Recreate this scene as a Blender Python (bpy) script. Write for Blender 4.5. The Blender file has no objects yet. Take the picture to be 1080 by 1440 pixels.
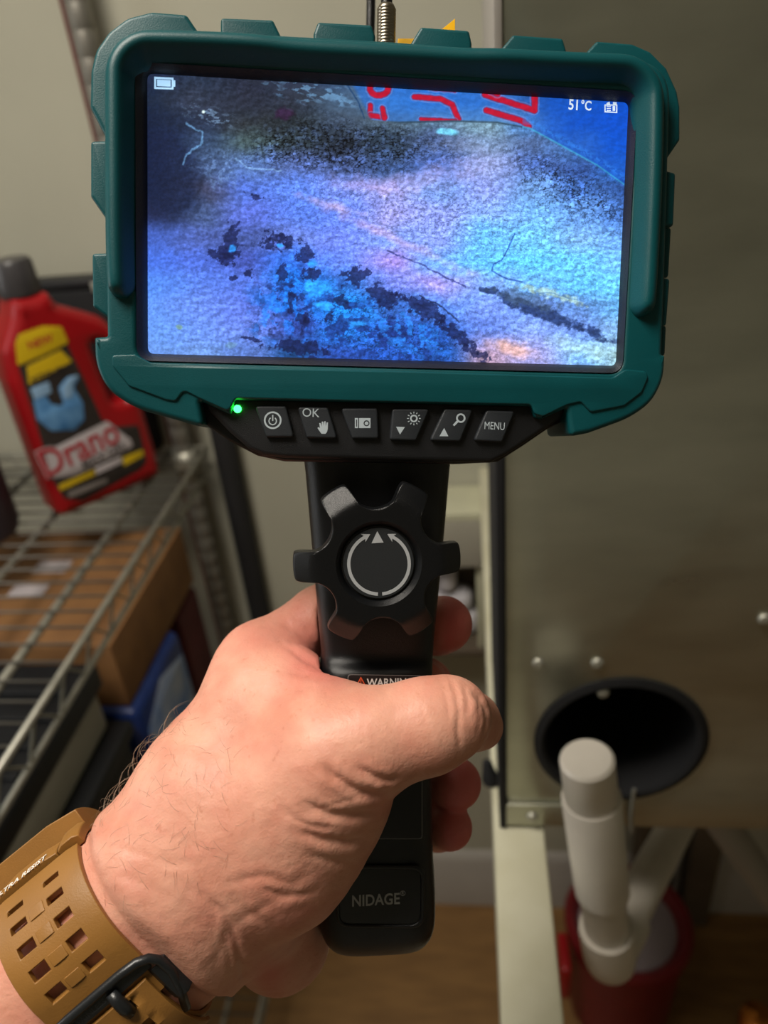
import bpy, bmesh, math, random
import numpy as np
from mathutils import Matrix, Vector
random.seed(4); rng = np.random.default_rng(7)
sc = bpy.context.scene; COL = sc.collection
# ---------------------------------------------------------------- camera
F = 1081.0; CX, CY = 540.0, 720.0                 # focal length and centre in pixels of the 1080x1440 frame
g = np.array([180., -1830., -1081.]); g /= np.linalg.norm(g)
UPc = -g
Yc = np.array([(650 - CX) / F, -(70.62 - CY) / F, -1.]); Yc /= np.linalg.norm(Yc)
Xc = np.cross(Yc, UPc); Xc /= np.linalg.norm(Xc)
Yc = np.cross(UPc, Xc)
RW = np.array([Xc, Yc, UPc])                      # camera axes -> world
CAM = np.array([0, 0, 1.5])
cam = bpy.data.cameras.new('camera'); camo = bpy.data.objects.new('camera', cam); COL.objects.link(camo)
m = Matrix([list(r) for r in RW]).to_4x4(); m.translation = Vector(CAM); camo.matrix_world = m
cam.sensor_fit = 'VERTICAL'; cam.sensor_height = 36; cam.lens = 36 * F / 1440; cam.clip_start = .01; cam.clip_end = 30
cam.dof.use_dof = True; cam.dof.focus_distance = .222; cam.dof.aperture_fstop = 9.5
sc.camera = camo
# ---------------------------------------------------------------- world, lights, exposure
w = bpy.data.worlds.new('world'); sc.world = w; w.use_nodes = True
w.node_tree.nodes['Background'].inputs[0].default_value = (.8, .9, 1, 1); w.node_tree.nodes['Background'].inputs[1].default_value = .2
vs = sc.view_settings; vs.view_transform = 'Standard'; vs.look = 'None'; vs.gamma = 1; vs.exposure = 0; vs.use_curve_mapping = False
def area(name, loc, to, size, power, col):
    l = bpy.data.lights.new(name, 'AREA'); l.shape = 'RECTANGLE'; l.size, l.size_y = size; l.energy = power; l.color = col
    o = bpy.data.objects.new(name, l); COL.objects.link(o); o.location = loc
    o.rotation_euler = (Vector(to) - Vector(loc)).to_track_quat('-Z', 'Y').to_euler(); return o
area('ceiling_lamp_light', (-.40, .06, 2.33), (-.38, .08, 0), (.45, .45), 17, (1, .93, .83))
area('left_fill_light', (-1.4, .1, 1.45), (.5, -.9, .3), (.6, .9), 6.0, (.95, .97, 1))  # added fill aimed at the white chest; the room has no window

def P(px, py, d):                                  # a photo direction at axis depth d (metres) -> world point
    return CAM + RW @ (np.array([(px - CX) / F, -(py - CY) / F, -1.]) * d)
def ray(px, py): return RW @ np.array([(px - CX) / F, -(py - CY) / F, -1.])
def atY(px, py, y): r = ray(px, py); return CAM + r * (y / r[1])
def atX(px, py, x): r = ray(px, py); return CAM + r * (x / r[0])
def atZ(px, py, z): r = ray(px, py); return CAM + r * ((z - 1.5) / r[2])

# ---------------------------------------------------------------- materials
def srgb(h):
    if isinstance(h, str): h = [int(h[i:i + 2], 16) / 255 for i in (0, 2, 4)]
    return [c / 12.92 if c <= .04045 else ((c + .055) / 1.055) ** 2.4 for c in h]
def mat(name, col, rough=.5, metal=0, var=.0, vscale=20, bump=0, bscale=200, spec=.5, coat=0, stretch=(1, 1, 1), col2=None, emit=0, sss=0, rvar=0):
    M = bpy.data.materials.new(name); M.use_nodes = True; nt = M.node_tree; N = nt.nodes; L = nt.links
    b = N['Principled BSDF']; c = srgb(col)
    b.inputs['Base Color'].default_value = (*c, 1); b.inputs['Roughness'].default_value = rough; b.inputs['Metallic'].default_value = metal
    b.inputs['Specular IOR Level'].default_value = spec; b.inputs['Coat Weight'].default_value = coat
    tc = N.new('ShaderNodeTexCoord'); mp = N.new('ShaderNodeMapping'); L.new(tc.outputs['Object'], mp.inputs[0]); mp.inputs['Scale'].default_value = stretch
    if var or col2:
        n = N.new('ShaderNodeTexNoise'); n.inputs['Scale'].default_value = vscale; n.inputs['Detail'].default_value = 6; L.new(mp.outputs[0], n.inputs[0])
        r = N.new('ShaderNodeValToRGB'); L.new(n.outputs[0], r.inputs[0]); r.color_ramp.elements[0].position = .32; r.color_ramp.elements[1].position = .68
        c2 = srgb(col2) if col2 else [min(1, x * (1 + var)) for x in c]; c1 = c if col2 else [x * (1 - var) for x in c]
        r.color_ramp.elements[0].color = (*c1, 1); r.color_ramp.elements[1].color = (*c2, 1); L.new(r.outputs[0], b.inputs['Base Color'])
        if rvar:
            mr = N.new('ShaderNodeMapRange'); L.new(n.outputs[0], mr.inputs[0]); mr.inputs[3].default_value = rough - rvar; mr.inputs[4].default_value = rough + rvar; L.new(mr.outputs[0], b.inputs['Roughness'])
    if bump:
        n2 = N.new('ShaderNodeTexNoise'); n2.inputs['Scale'].default_value = bscale; n2.inputs['Detail'].default_value = 3; L.new(mp.outputs[0], n2.inputs[0])
        bp = N.new('ShaderNodeBump'); bp.inputs['Strength'].default_value = bump; bp.inputs['Distance'].default_value = .0005; L.new(n2.outputs[0], bp.inputs['Height']); L.new(bp.outputs[0], b.inputs['Normal'])
    if emit:
        b.inputs['Emission Color'].default_value = (*c, 1); b.inputs['Emission Strength'].default_value = emit
    return M
TEAL = mat('teal_rubber', '00464b', .42, var=.06, vscale=60, bump=.12, bscale=2500, spec=.35)
BLACK = mat('black_plastic', '131417', .45, var=.08, vscale=80, bump=.35, bscale=5000, spec=.4)
BLACKG = mat('black_plastic_satin', '0e0f11', .3, bump=.25, bscale=5000, spec=.4)
BEZEL = mat('bezel_black', '17171c', .4, bump=.3, bscale=4000)
KEY = mat('key_rubber', '22262b', .55, bump=.2, bscale=4000, spec=.4)
INK = mat('key_print', 'a9b4ba', .6, emit=.06)
GREYINK = mat('grey_print', '9a9c9e', .6)
DISC = mat('wheel_disc_black', '202326', .5, bump=.15, bscale=4000)
WALL = mat('wall_paint', 'adab9a', .75, var=.04, vscale=6, bump=.1, bscale=300)
CEIL = mat('ceiling_paint', 'd8d2c4', .9, var=.03)
TRIM = mat('white_trim_paint', 'aaa59e', .5, var=.04, vscale=12)
FLOOR = mat('floor_wood', '8a6638', .5, col2='74532b', vscale=9, stretch=(1, 5, 1), bump=.2, bscale=60)
CHROME = mat('shelf_wire_metal', 'a8a69a', .48, metal=.7, var=.15, vscale=60)
METAL = mat('galvanised_sheet', 'a8a898', .30, metal=.82, var=.1, vscale=14, bump=.25, bscale=25, rvar=.06, stretch=(1, 1, 3))
CREAM = mat('cream_painted_wood', 'c9c6ae', .6, col2='bdb99e', vscale=25, bump=.4, bscale=80)
PVC = mat('white_pvc', 'cfc8bc', .4, var=.05, vscale=30)
DARK = mat('dark_matt', '0b0b0e', .8, var=.2)
RED = mat('red_plastic', '980c14', .35, var=.1, vscale=20, spec=.5)
CARD = mat('cardboard', '8a6238', .8, col2='7a5430', vscale=30, bump=.3, bscale=200)

# ---------------------------------------------------------------- object helpers
def finish(name, me, material, parent=None, smooth=True, kind=None):
    if material: me.materials.append(material)
    if smooth:
        for p in me.polygons: p.use_smooth = True
    o = bpy.data.objects.new(name, me); COL.objects.link(o)
    if parent: o.parent = parent
    if kind: o['kind'] = kind
    return o
def tag(o, label, cat, group=None):
    o['label'] = label; o['category'] = cat
    if group: o['group'] = group
    return o
def empty(name, loc, rot=None):
    o = bpy.data.objects.new(name, None); COL.objects.link(o); o.empty_display_size = .02
    if rot is not None: m = rot.to_4x4(); m.translation = Vector(loc); o.matrix_world = m
    else: o.location = loc
    return o
class MB:                                          # collects simple solids into one mesh
    def __init__(s): s.v = []; s.f = []
    def add(s, v, f): n = len(s.v); s.v += [tuple(x) for x in v]; s.f += [tuple(i + n for i in q) for q in f]; return s
    def box(s, a, b, r=0):
        bm = bmesh.new(); bmesh.ops.create_cube(bm, size=1)
        for v in bm.verts: v.co = Vector([(a[i] + b[i]) / 2 + v.co[i] * (b[i] - a[i]) for i in range(3)])
        if r: bmesh.ops.bevel(bm, geom=bm.edges[:], offset=r, segments=3, affect='EDGES', profile=.5)
        bm.verts.index_update()
        s.add([v.co[:] for v in bm.verts], [[v.index for v in q.verts] for q in bm.faces]); bm.free(); return s
    def sweep(s, pts, rad, n=10, cap=True):         # rad: number or list
        pts = [Vector(p) for p in pts]; rad = rad if hasattr(rad, '__len__') else [rad] * len(pts)
        T = [(pts[min(i + 1, len(pts) - 1)] - pts[max(i - 1, 0)]).normalized() for i in range(len(pts))]
        u = T[0].orthogonal().normalized(); V = []; Fs = []
        for i, p in enumerate(pts):
            u = (u - T[i] * u.dot(T[i])).normalized(); q = T[i].cross(u)
            for k in range(n):
                a = 2 * math.pi * k / n; V.append(p + (u * math.cos(a) + q * math.sin(a)) * rad[i])
        for i in range(len(pts) - 1):
            for k in range(n): Fs.append((i * n + k, i * n + (k + 1) % n, (i + 1) * n + (k + 1) % n, (i + 1) * n + k))
        if cap: Fs.append(tuple(range(n))[::-1]); Fs.append(tuple((len(pts) - 1) * n + k for k in range(n)))
        return s.add(V, Fs)
    def loft(s, rings, cap=True):
        n = len(rings[0]); V = [p for r in rings for p in r]; Fs = []
        for i in range(len(rings) - 1):
            for k in range(n): Fs.append((i * n + k, i * n + (k + 1) % n, (i + 1) * n + (k + 1) % n, (i + 1) * n + k))
        if cap: Fs.append(tuple(range(n))[::-1]); Fs.append(tuple((len(rings) - 1) * n + k for k in range(n)))
        return s.add(V, Fs)
    def mesh(s, name='m', fix=True):
        me = bpy.data.meshes.new(name); me.from_pydata([tuple(map(float, v)) for v in s.v], [], s.f)
        if fix:
            bm = bmesh.new(); bm.from_mesh(me); bmesh.ops.recalc_face_normals(bm, faces=bm.faces); bm.to_mesh(me); bm.free()
        me.update(); return me
    def build(s, name, material, parent=None, smooth=True, kind=None, auto=True):
        o = finish(name, s.mesh(name), material, parent, smooth, kind)
        if smooth and auto: sharp(o)
        return o
def sharp(o, ang=40):
    bm = bmesh.new(); bm.from_mesh(o.data)
    for e in bm.edges:
        if len(e.link_faces) == 2 and e.calc_face_angle(0) > math.radians(ang): e.smooth = False
    bm.to_mesh(o.data); bm.free()
def lathe(prof, base, axis=(0, 0, 1), n=28):
    ax = Vector(axis).normalized(); u = ax.orthogonal().normalized(); v = ax.cross(u); base = Vector(base)
    return [[base + ax * h + (u * math.cos(2 * math.pi * k / n) + v * math.sin(2 * math.pi * k / n)) * max(r, 1e-5) for k in range(n)] for r, h in prof]
def fillet(pts, r, n=5):
    out = []; N = len(pts); rr = r if hasattr(r, '__len__') else [r] * N
    for i in range(N):
        p = Vector(pts[i][:2]); a = Vector(pts[i - 1][:2]) - p; b = Vector(pts[(i + 1) % N][:2]) - p
        la, lb = a.length, b.length
        if la < 1e-9 or lb < 1e-9 or rr[i] <= 0: out.append(p[:]); continue
        ang = a.angle(b); t = min(rr[i] / max(math.tan(ang / 2), 1e-3), la * .49, lb * .49)
        p0 = p + a / la * t; p1 = p + b / lb * t
        for k in range(n + 1):
            s = k / n; q = p0 * (1 - s) ** 2 + p * 2 * s * (1 - s) + p1 * s * s; out.append(q[:])
    return out
def plate(name, polys, w0, w1, bev, material, parent=None, frame=None, res=3, smooth=True):
    cu = bpy.data.curves.new('c', 'CURVE'); cu.dimensions = '2D'; cu.fill_mode = 'BOTH'
    for poly in polys:
        sp = cu.splines.new('POLY'); sp.points.add(len(poly) - 1); sp.use_cyclic_u = True
        for p, q in zip(sp.points, poly): p.co = (q[0], q[1], 0, 1)
    h = (w1 - w0) / 2; bev = min(bev, h * .98); cu.extrude = h - bev; cu.bevel_depth = bev; cu.bevel_resolution = res; cu.offset = -bev
    t = bpy.data.objects.new('t', cu); COL.objects.link(t); bpy.context.view_layer.update()
    me = bpy.data.meshes.new_from_object(t.evaluated_get(bpy.context.evaluated_depsgraph_get())); bpy.data.objects.remove(t); bpy.data.curves.remove(cu)
    me.materials.clear(); me.transform(Matrix.Translation((0, 0, (w0 + w1) / 2)))
    bm = bmesh.new(); bm.from_mesh(me); bmesh.ops.remove_doubles(bm, verts=bm.verts, dist=1e-6); bmesh.ops.recalc_face_normals(bm, faces=bm.faces); bm.to_mesh(me); bm.free()
    if frame is not None: me.transform(frame)
    o = finish(name, me, material, parent, smooth)
    if smooth: sharp(o, 32)
    return o
def text(name, s, u, v, w, size, material, parent, frame=None, bold=0, rot=0, sx=1, depth=.00005, space=1, align='CENTER', shear=0):
    cu = bpy.data.curves.new('c', 'FONT'); cu.body = s; cu.size = size; cu.extrude = depth; cu.offset = bold; cu.align_x = align; cu.align_y = 'CENTER'; cu.space_character = space; cu.shear = shear
    cu.resolution_u = 4
    t = bpy.data.objects.new('t', cu); COL.objects.link(t); bpy.context.view_layer.update()
    me = bpy.data.meshes.new_from_object(t.evaluated_get(bpy.context.evaluated_depsgraph_get())); bpy.data.objects.remove(t); bpy.data.curves.remove(cu)
    me.materials.clear(); me.transform(Matrix.Translation((u, v, w)) @ Matrix.Rotation(rot, 4, 'Z') @ Matrix.Diagonal((sx, 1, 1, 1)))
    if frame is not None: me.transform(frame)
    return finish(name, me, material, parent, False)
def circle(cx, cy, r, n=32, a0=0, a1=2 * math.pi, ry=None):
    ry = ry or r
    return [(cx + r * math.cos(a0 + (a1 - a0) * k / n), cy + ry * math.sin(a0 + (a1 - a0) * k / n)) for k in range(n)]
def arcband(cx, cy, r, t, a0, a1, n=40):
    A = [(cx + (r + t / 2) * math.cos(a0 + (a1 - a0) * k / n), cy + (r + t / 2) * math.sin(a0 + (a1 - a0) * k / n)) for k in range(n + 1)]
    B = [(cx + (r - t / 2) * math.cos(a0 + (a1 - a0) * k / n), cy + (r - t / 2) * math.sin(a0 + (a1 - a0) * k / n)) for k in range(n + 1)]
    return A + B[::-1]
def noise2(x, y, seed=0):                          # value noise on arrays
    xi = np.floor(x).astype(np.int64); yi = np.floor(y).astype(np.int64); xf = x - xi; yf = y - yi
    def h(a, b):
        n = (a * 374761393 + b * 668265263 + seed * 1442695041) & 0xffffffff
        n = ((n ^ (n >> 13)) * 1274126177) & 0xffffffff; return ((n ^ (n >> 16)) & 0xffff) / 65535.
    sx = xf * xf * (3 - 2 * xf); sy = yf * yf * (3 - 2 * yf)
    return (h(xi, yi) * (1 - sx) + h(xi + 1, yi) * sx) * (1 - sy) + (h(xi, yi + 1) * (1 - sx) + h(xi + 1, yi + 1) * sx) * sy
def fbm(x, y, seed=0, o=4):
    s = 0; a = .5; t = 0
    for k in range(o): s = s + a * noise2(x * 2 ** k, y * 2 ** k, seed + k * 17); t += a; a *= .55
    return s / t

# ================================================================ THE SETTING
def struct(name, m, material): o = m.build(name, material); o['kind'] = 'structure'; return o
YW = .961
struct('wall_back', MB().box((-1.6, YW, 0), (1.5, YW + .1, 2.4)), WALL)
struct('wall_left', MB().box((-1.7, -2.1, 0), (-1.6, YW + .1, 2.4)), WALL)
struct('wall_right', MB().box((1.5, -2.1, 0), (1.6, YW + .1, 2.4)), WALL)
struct('wall_front', MB().box((-1.6, -2.1, 0), (1.5, -2.0, 2.4)), WALL)
struct('floor', MB().box((-1.6, -2.0, -.1), (1.5, YW, 0)), FLOOR)
struct('ceiling', MB().box((-1.7, -2.1, 2.4), (1.6, YW + .1, 2.5)), CEIL)
bb = [(0, 0), (-.016, 0), (-.016, .105), (-.012, .118), (-.012, .132), (-.006, .15), (0, .156)]
b = MB().loft([[(x, YW + dy, z) for dy, z in bb] for x in (-1.6, 1.5)]); struct('baseboard_back', b, TRIM)

# beam, duct ------------------------------------------------------
o = MB().box((.007, .06, .912), (.044, .958, 1.0), .002).build('wooden_beam', CREAM)
tag(o, 'cream painted wooden beam running from the wall towards the viewer under the sheet metal duct', 'beam')
duct = empty('sheet_metal_duct', (.013, .379, 1.001)); tag(duct, 'large grey galvanised sheet metal duct with a black round opening, filling the right side', 'duct')
D0 = Vector((.013, .379, 1.001))
def rel(pts, o): return [tuple(Vector(p) - Vector(o)) for p in pts]
fr_xz = Matrix(((1, 0, 0, 0), (0, 0, -1, 0), (0, 1, 0, 0), (0, 0, 0, 1)))       # (u,v,w) -> (u,-w,v)
cH = atY(872, 1043, .379); rH = .0545
plate('front_panel', [[(.004, 0), (.75, 0), (.75, 1.38), (.004, 1.38)], circle(cH[0] - D0[0], cH[2] - D0[2], rH, 64)], -.002, 0, .0003, METAL, duct, fr_xz)
MB().box((.0, -.001, .4005), (.0038, .19, 1.38), .0005).build('edge_trim', TRIM, duct)
for nm, a, bx in (('side_panel', (.004, .0025, 0), (.006, .2, 1.38)), ('side_panel', (.748, .0025, 0), (.75, .2, 1.38)), ('back_panel', (.006, .198, 0), (.748, .2, 1.38)), ('bottom_panel', (.006, .0025, 0), (.748, .198, .002))):
    MB().box(a, bx).build(nm, METAL, duct)
o = MB().box((-.0015, -.004, -.0), (.0038, .19, .40), .001).build('edge_gasket', DARK, duct); o['label'] = 'black foam gasket along the left edge'
hx, hz = cH[0] - D0[0], cH[2] - D0[2]
rg = MB().loft(lathe([(rH + .003, 0), (rH + .003, .0015), (rH - .0015, .003), (rH - .004, .001), (rH - .004, -.16)], (hx, -.0, hz), (0, -1, 0), 64), cap=False)
o = rg.build('duct_collar', DARK, duct); o['label'] = 'black collar of the round opening'
o = MB().loft(lathe([(.0, -.15), (rH - .003, -.15), (rH - .003, -.155), (0, -.155)], (hx, 0, hz), (0, -1, 0), 48)).build('duct_liner', DARK, duct)
sm = MB().loft(lathe([(.0042, 0), (.0042, .0008), (.0035, .0022), (.002, .003), (.0004, .0031)], (0, 0, 0), (0, -1, 0), 16)).mesh('screw')
sm.materials.append(CHROME)
for (px, py) in ((757, 932), (840, 932), (1075, 870), (848, 973)):
    p = atY(px, py, .379) - D0; s = bpy.data.objects.new('screw', sm); COL.objects.link(s); s.parent = duct; s.location = (p[0], 0, p[2])
br = MB().box((.003, -.0035, .003), (.086, -.0003, .026), .0006).build('bottom_bracket', METAL, duct)
for x in (.022, .066):
    s = bpy.data.objects.new('screw', sm); COL.objects.link(s); s.parent = duct; s.location = (x, -.0035, .014)
MB().sweep([(.092, -.004, .045), (.0915, -.006, .02), (.094, -.004, .0)], .0016, 8).build('wire_clip', CHROME, duct)
# black clip on the beam's left edge
kb = atZ(701, 1092, 1.008)
o = MB().loft(lathe([(.001, 0), (.006, .0), (.007, .004), (.005, .012), (.0035, .02), (.001, .021)], (.0065, kb[1], 1.0005), (-.15, .25, 1), 16)).build('cable_clip', DARK)
tag(o, 'small black cable clip standing on the edge of the cream beam', 'clip')

# PVC pipe ---------------------------------------------------------
pv0 = Vector((.0625, .33, 1.128)); pv1 = Vector((.0885, .335, .925)); ax = (pv0 - pv1).normalized()
pipe = empty('pvc_drain_pipe', pv1); tag(pipe, 'white plastic drain pipe with a capped upright and an elbow in front of the duct', 'pipe')
L_ = (pv0 - pv1).length
o = MB().loft(lathe([(.0001, L_), (.0145, L_), (.0164, L_ - .002), (.0168, L_ - .035), (.0162, L_ - .036)][::-1], (0, 0, 0), ax, 40)).build('cap', PVC, pipe)
MB().loft(lathe([(.0162, .068), (.0186, .069), (.0186, L_ - .037), (.0178, L_ - .0355), (.0162, L_ - .0355)], (0, 0, 0), ax, 40)).build('coupling', PVC, pipe)
MB().loft(lathe([(.0158, -.005), (.0158, .0685)], (0, 0, 0), ax, 40)).build('upright_pipe', PVC, pipe)
q0 = Vector((0, 0, 0)); q1 = Vector(atY(905, 1262, .40)) - pv1; q2 = Vector(atY(950, 1163, .50)) - pv1; q3 = q2 + (q2 - q1) * .5
dirb = (q2 - Vector((0, 0, -.012))).normalized()
q1 = Vector((0, 0, -.012)) + dirb * .045
el = MB().loft(lathe([(.0160, .022), (.0196, .022), (.0200, .018), (.0200, -.004), (.0196, -.012), (.0180, -.022), (.012, -.030), (.0001, -.033)], (0, 0, 0), ax, 40))
el.sweep([Vector((0, 0, -.012)) + dirb * t for t in (0, .02, .045, .0465)], [.0185, .0192, .0192, .016], 32)
el.build('elbow', PVC, pipe)
MB().sweep([q1 - dirb * .01, q2, q2 + dirb * .1], .0158, 28).build('branch_pipe', PVC, pipe)
# second white pipe far right
pa = atY(1010, 1150, .62); pb = atY(1090, 1260, .60)
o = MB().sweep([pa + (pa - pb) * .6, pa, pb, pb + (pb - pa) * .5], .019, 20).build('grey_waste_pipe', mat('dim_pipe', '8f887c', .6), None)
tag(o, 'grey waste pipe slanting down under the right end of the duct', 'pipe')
pa = atY(945, 1180, .85); pb = atY(975, 1440, .70)
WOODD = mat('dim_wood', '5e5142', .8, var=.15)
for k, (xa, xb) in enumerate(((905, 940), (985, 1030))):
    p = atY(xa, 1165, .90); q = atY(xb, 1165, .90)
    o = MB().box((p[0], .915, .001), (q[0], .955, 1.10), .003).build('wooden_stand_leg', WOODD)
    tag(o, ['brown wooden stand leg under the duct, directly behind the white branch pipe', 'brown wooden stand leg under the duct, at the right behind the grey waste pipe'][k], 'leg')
p0 = atY(946, 1180, .92); 
o = MB().sweep([(p0[0], .925, 1.1), (p0[0] + .004, .92, .8), (p0[0] - .004, .92, .5), (p0[0] + .01, .915, .004)], .006, 10).build('black_cable', DARK)
tag(o, 'black cable hanging down between the two brown stand legs', 'cable')
# red bucket
bc = atZ(884, 1284, .26); R0 = .102
bk = empty('red_bucket', (bc[0], bc[1], 0.001)); tag(bk, 'red plastic bucket with a pale grey lid on the floor under the duct', 'bucket')
MB().loft(lathe([(.0001, 0), (.085, 0), (R0 - .006, .22), (R0, .225), (R0 + .001, .24), (R0 - .003, .246), (R0 - .012, .246), (R0 - .020, .235), (R0 - .026, .225), (.0001, .225)], (0, 0, 0), n=48)).build('pail', mat('red_pail', '6f0c14', .45, var=.1), bk)
o = MB().loft(lathe([(.0001, .2256), (.078, .2256), (.078, .229), (.072, .231), (.0001, .231)], (0, 0, 0), n=40)).build('lid', mat('pail_lid', '8d8286', .6, var=.08), bk); o['label'] = 'pale grey lid'
hd = [(-(R0 + .006) * math.cos(t), -.02 + -.02 * math.sin(t * 2), .235 - .10 * math.sin(t)) for t in np.linspace(0, math.pi, 20)]
o = MB().box((-R0 - .016, -.085, .15), (-R0 + .002, -.02, .235), .006).build('lit_rim_block', RED, bk)  # added brighter red block painting the lit left part of the bucket ring
# copper knob
kp = atZ(1066, 1432, .30)
kn = empty('copper_fitting', (kp[0], kp[1], 0.001)); tag(kn, 'shiny copper pipe end with a rounded cap at the bottom right corner', 'pipe')
COP = mat('copper', 'b87333', .3, metal=1, var=.1)
MB().loft(lathe([(.018, 0), (.018, .27), (.022, .272), (.022, .29)], (0, 0, 0), n=24)).build('pipe_body', COP, kn)
MB().loft(lathe([(.022, .2902), (.024, .292), (.022, .303), (.012, .31), (.0001, .312)], (0, 0, 0), n=24)).build('pipe_cap', COP, kn)

# wall cubby with towels behind the handle ---------------------------
cb = empty('wall_cubby', (-.045, .9, .72)); tag(cb, 'cream painted wall cubby holding white towels, seen between the handle and the cream beam', 'shelf')
x0, x1 = -.075, .052
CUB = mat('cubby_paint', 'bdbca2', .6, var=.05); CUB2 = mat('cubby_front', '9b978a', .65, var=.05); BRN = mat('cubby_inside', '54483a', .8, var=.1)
MB().box((x0, -.02, .240), (x1, .058, .252), .001).build('lit_wall_board', CUB, cb)  # pale board stands in for a brighter lit patch of wall
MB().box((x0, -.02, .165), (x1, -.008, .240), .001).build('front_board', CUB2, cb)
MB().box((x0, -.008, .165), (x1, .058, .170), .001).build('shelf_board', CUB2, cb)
MB().box((x0, .052, .0), (x1, .058, .165), .001).build('back_board', BRN, cb)
MB().box((x0, -.008, .01), (x0 + .008, .052, .165), .001).build('side_board', CUB, cb)
MB().box((x1 - .008, -.008, .01), (x1, .052, .165), .001).build('side_board', CUB, cb)
MB().box((x0, -.015, .0), (x1, .052, .01), .001).build('bottom_board', BRN, cb)
TOW = mat('towel', 'c9c6cc', .95, var=.05, bump=.6, bscale=900)
for k, (a, b_, lab) in enumerate((((-.100, .915, .7315), (-.0, .948, .775), 'white folded towel lying at the bottom of the wall cubby'), ((-.095, .912, .7765), (-.008, .948, .815), 'white folded towel on top of the other towel in the wall cubby'), ((-.06, .905, .8165), (-.03, .945, .865), 'small white rolled towel standing on the towels in the wall cubby'))):
    tag(MB().box(a, b_, .014).build('folded_towel', TOW), lab, 'towel', 'white towels in the wall cubby')

# ================================================================ SHELVING
SX0, SX1, SY0, SY1 = -.80, -.365, .18, .93
unit = empty('wire_shelving_unit', (-.392, .915, 0)); tag(unit, 'chrome wire shelving unit on the left with three wire shelves', 'shelving')
U0 = Vector((-.392, .915, 0))
def ug(pts): return [Vector(p) - U0 for p in pts]
prof = []
z = 0
while z < 1.85:
    prof += [(.0127, z), (.0127, z + .0235), (.0123, z + .0243)]; z += .025
pm = MB().loft(lathe(prof, (0, 0, 0), n=20)).mesh('post'); pm.materials.append(mat('post_metal', '85827a', .5, metal=.6))
for p in pm.polygons: p.use_smooth = True
for (x, y) in ((-.392, .915), (-.80, .915), (-.385, .15), (-.80, .15)):
    o = bpy.data.objects.new('post', pm); COL.objects.link(o); o.parent = unit; o.location = (x - U0.x, y - U0.y, .002)
wire = MB().sweep([(0, 0, 0), (-.435, 0, 0)], .0014, 6).mesh('wire'); wire.materials.append(mat('cross_wire_metal', '6b6964', .5, metal=.7))
for p in wire.polygons: p.use_smooth = True
for z in (1.06, .62, .21):
    fr = MB()
    for (a, b_) in (((SX1, SY0), (SX1, SY1)), ((SX0, SY0), (SX0, SY1)), ((SX0, SY1), (SX1, SY1)), ((SX0, SY0), (SX1, SY0))):
        for dz, rr in ((0, .0034), (-.030, .0030)):
            fr.sweep(ug([(*a, z + dz), (*b_, z + dz)]), rr, 8)
        n = int(round((Vector(b_) - Vector(a)).length / .028)); pts = []
        for k in range(n + 1):
            q = Vector(a).lerp(Vector(b_), k / n); pts.append((q.x, q.y, z - (.0 if k % 2 else .030)))
        fr.sweep(ug(pts), .0018, 6)
    for (cx_, cy_) in ((-.392, .915), (-.80, .915), (-.385, .15), (-.80, .15)):
        fr.loft(lathe([(.0135, -.034), (.0175, -.034), (.0165, .006), (.0135, .006)], (cx_ - U0.x, cy_ - U0.y, z), n=16), cap=False)
    f_ = fr.build('shelf', CHROME, unit, auto=False)
    for x in (-.42, -.51, -.60, -.70):
        MB().sweep(ug([(x, SY0, z - .005), (x, SY1, z - .0055)]), .0042, 8).build('support_rod', CHROME, f_, auto=False)
    y = SY0 + .02
    while y < SY1 - .005:
        o = bpy.data.objects.new('shelf_wire', wire); COL.objects.link(o); o.parent = f_; o.location = (SX1 - U0.x, y - U0.y, z - .0); y += .0245

# red bottle of drain cleaner ---------------------------------------
A = Vector(atZ(84, 733, 1.0637)); Bv = Vector(atZ(226, 672, 1.0637)) - A; Bv.z = 0; bl = Bv.length; bx = Bv.normalized(); nrm = Vector((bx.y, -bx.x, 0))
bot = empty('drain_cleaner_bottle', A, Matrix((bx, -nrm, Vector((0, 0, 1)))).transposed()); tag(bot, 'red plastic drain cleaner bottle with a yellow topped label standing on the top wire shelf', 'bottle')
def bf(px, py, off=0):                             # photo direction -> (s, h) on the bottle's front face
    r = Vector(ray(px, py)); C_ = Vector(CAM); pl = A + nrm * off; t = (pl - C_).dot(nrm) / r.dot(nrm); q = C_ + r * t - pl
    return (q.dot(bx), q.z)
bo = [(.002, 0), (.139, 0), (.141, .03), (.139, .10), (.138, .16), (.134, .19), (.118, .212), (.075, .236), (.068, .252), (.030, .252), (.024, .236), (.004, .205), (0, .17)]
hole = fillet([(.104, .115), (.121, .110), (.123, .165), (.112, .182), (.098, .188)], .006)
plate('bottle_body', [fillet(bo, [.012, .014, .03, .03, .03, .02, .03, .01, .004, .004, .01, .02, .03]), hole], -.056, 0, .014, RED, bot, fr_xz, res=5)
GCAP = mat('bottle_cap', '3c3a3c', .35, var=.1)
cx_ = .047
rg = []
for (r, h) in ((.021, .2525), (.0215, .254), (.0205, .285), (.018, .289), (.0001, .289)):
    rg.append([Vector((cx_ + r * (1 + .035 * (k % 2)) * math.cos(2 * math.pi * k / 48),   .028 + r * (1 + .035 * (k % 2)) * math.sin(2 * math.pi * k / 48), h)) for k in range(48)])
MB().loft(rg).build('cap', GCAP, bot)
def lab(name, pts, off, material, r=.002, lbl=None):
    q = [bf(*p) for p in pts]; o = plate(name, [fillet(q, r)], off, off + .0004, .0001, material, bot, fr_xz, res=1)
    if lbl: o['label'] = lbl
    return o
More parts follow.
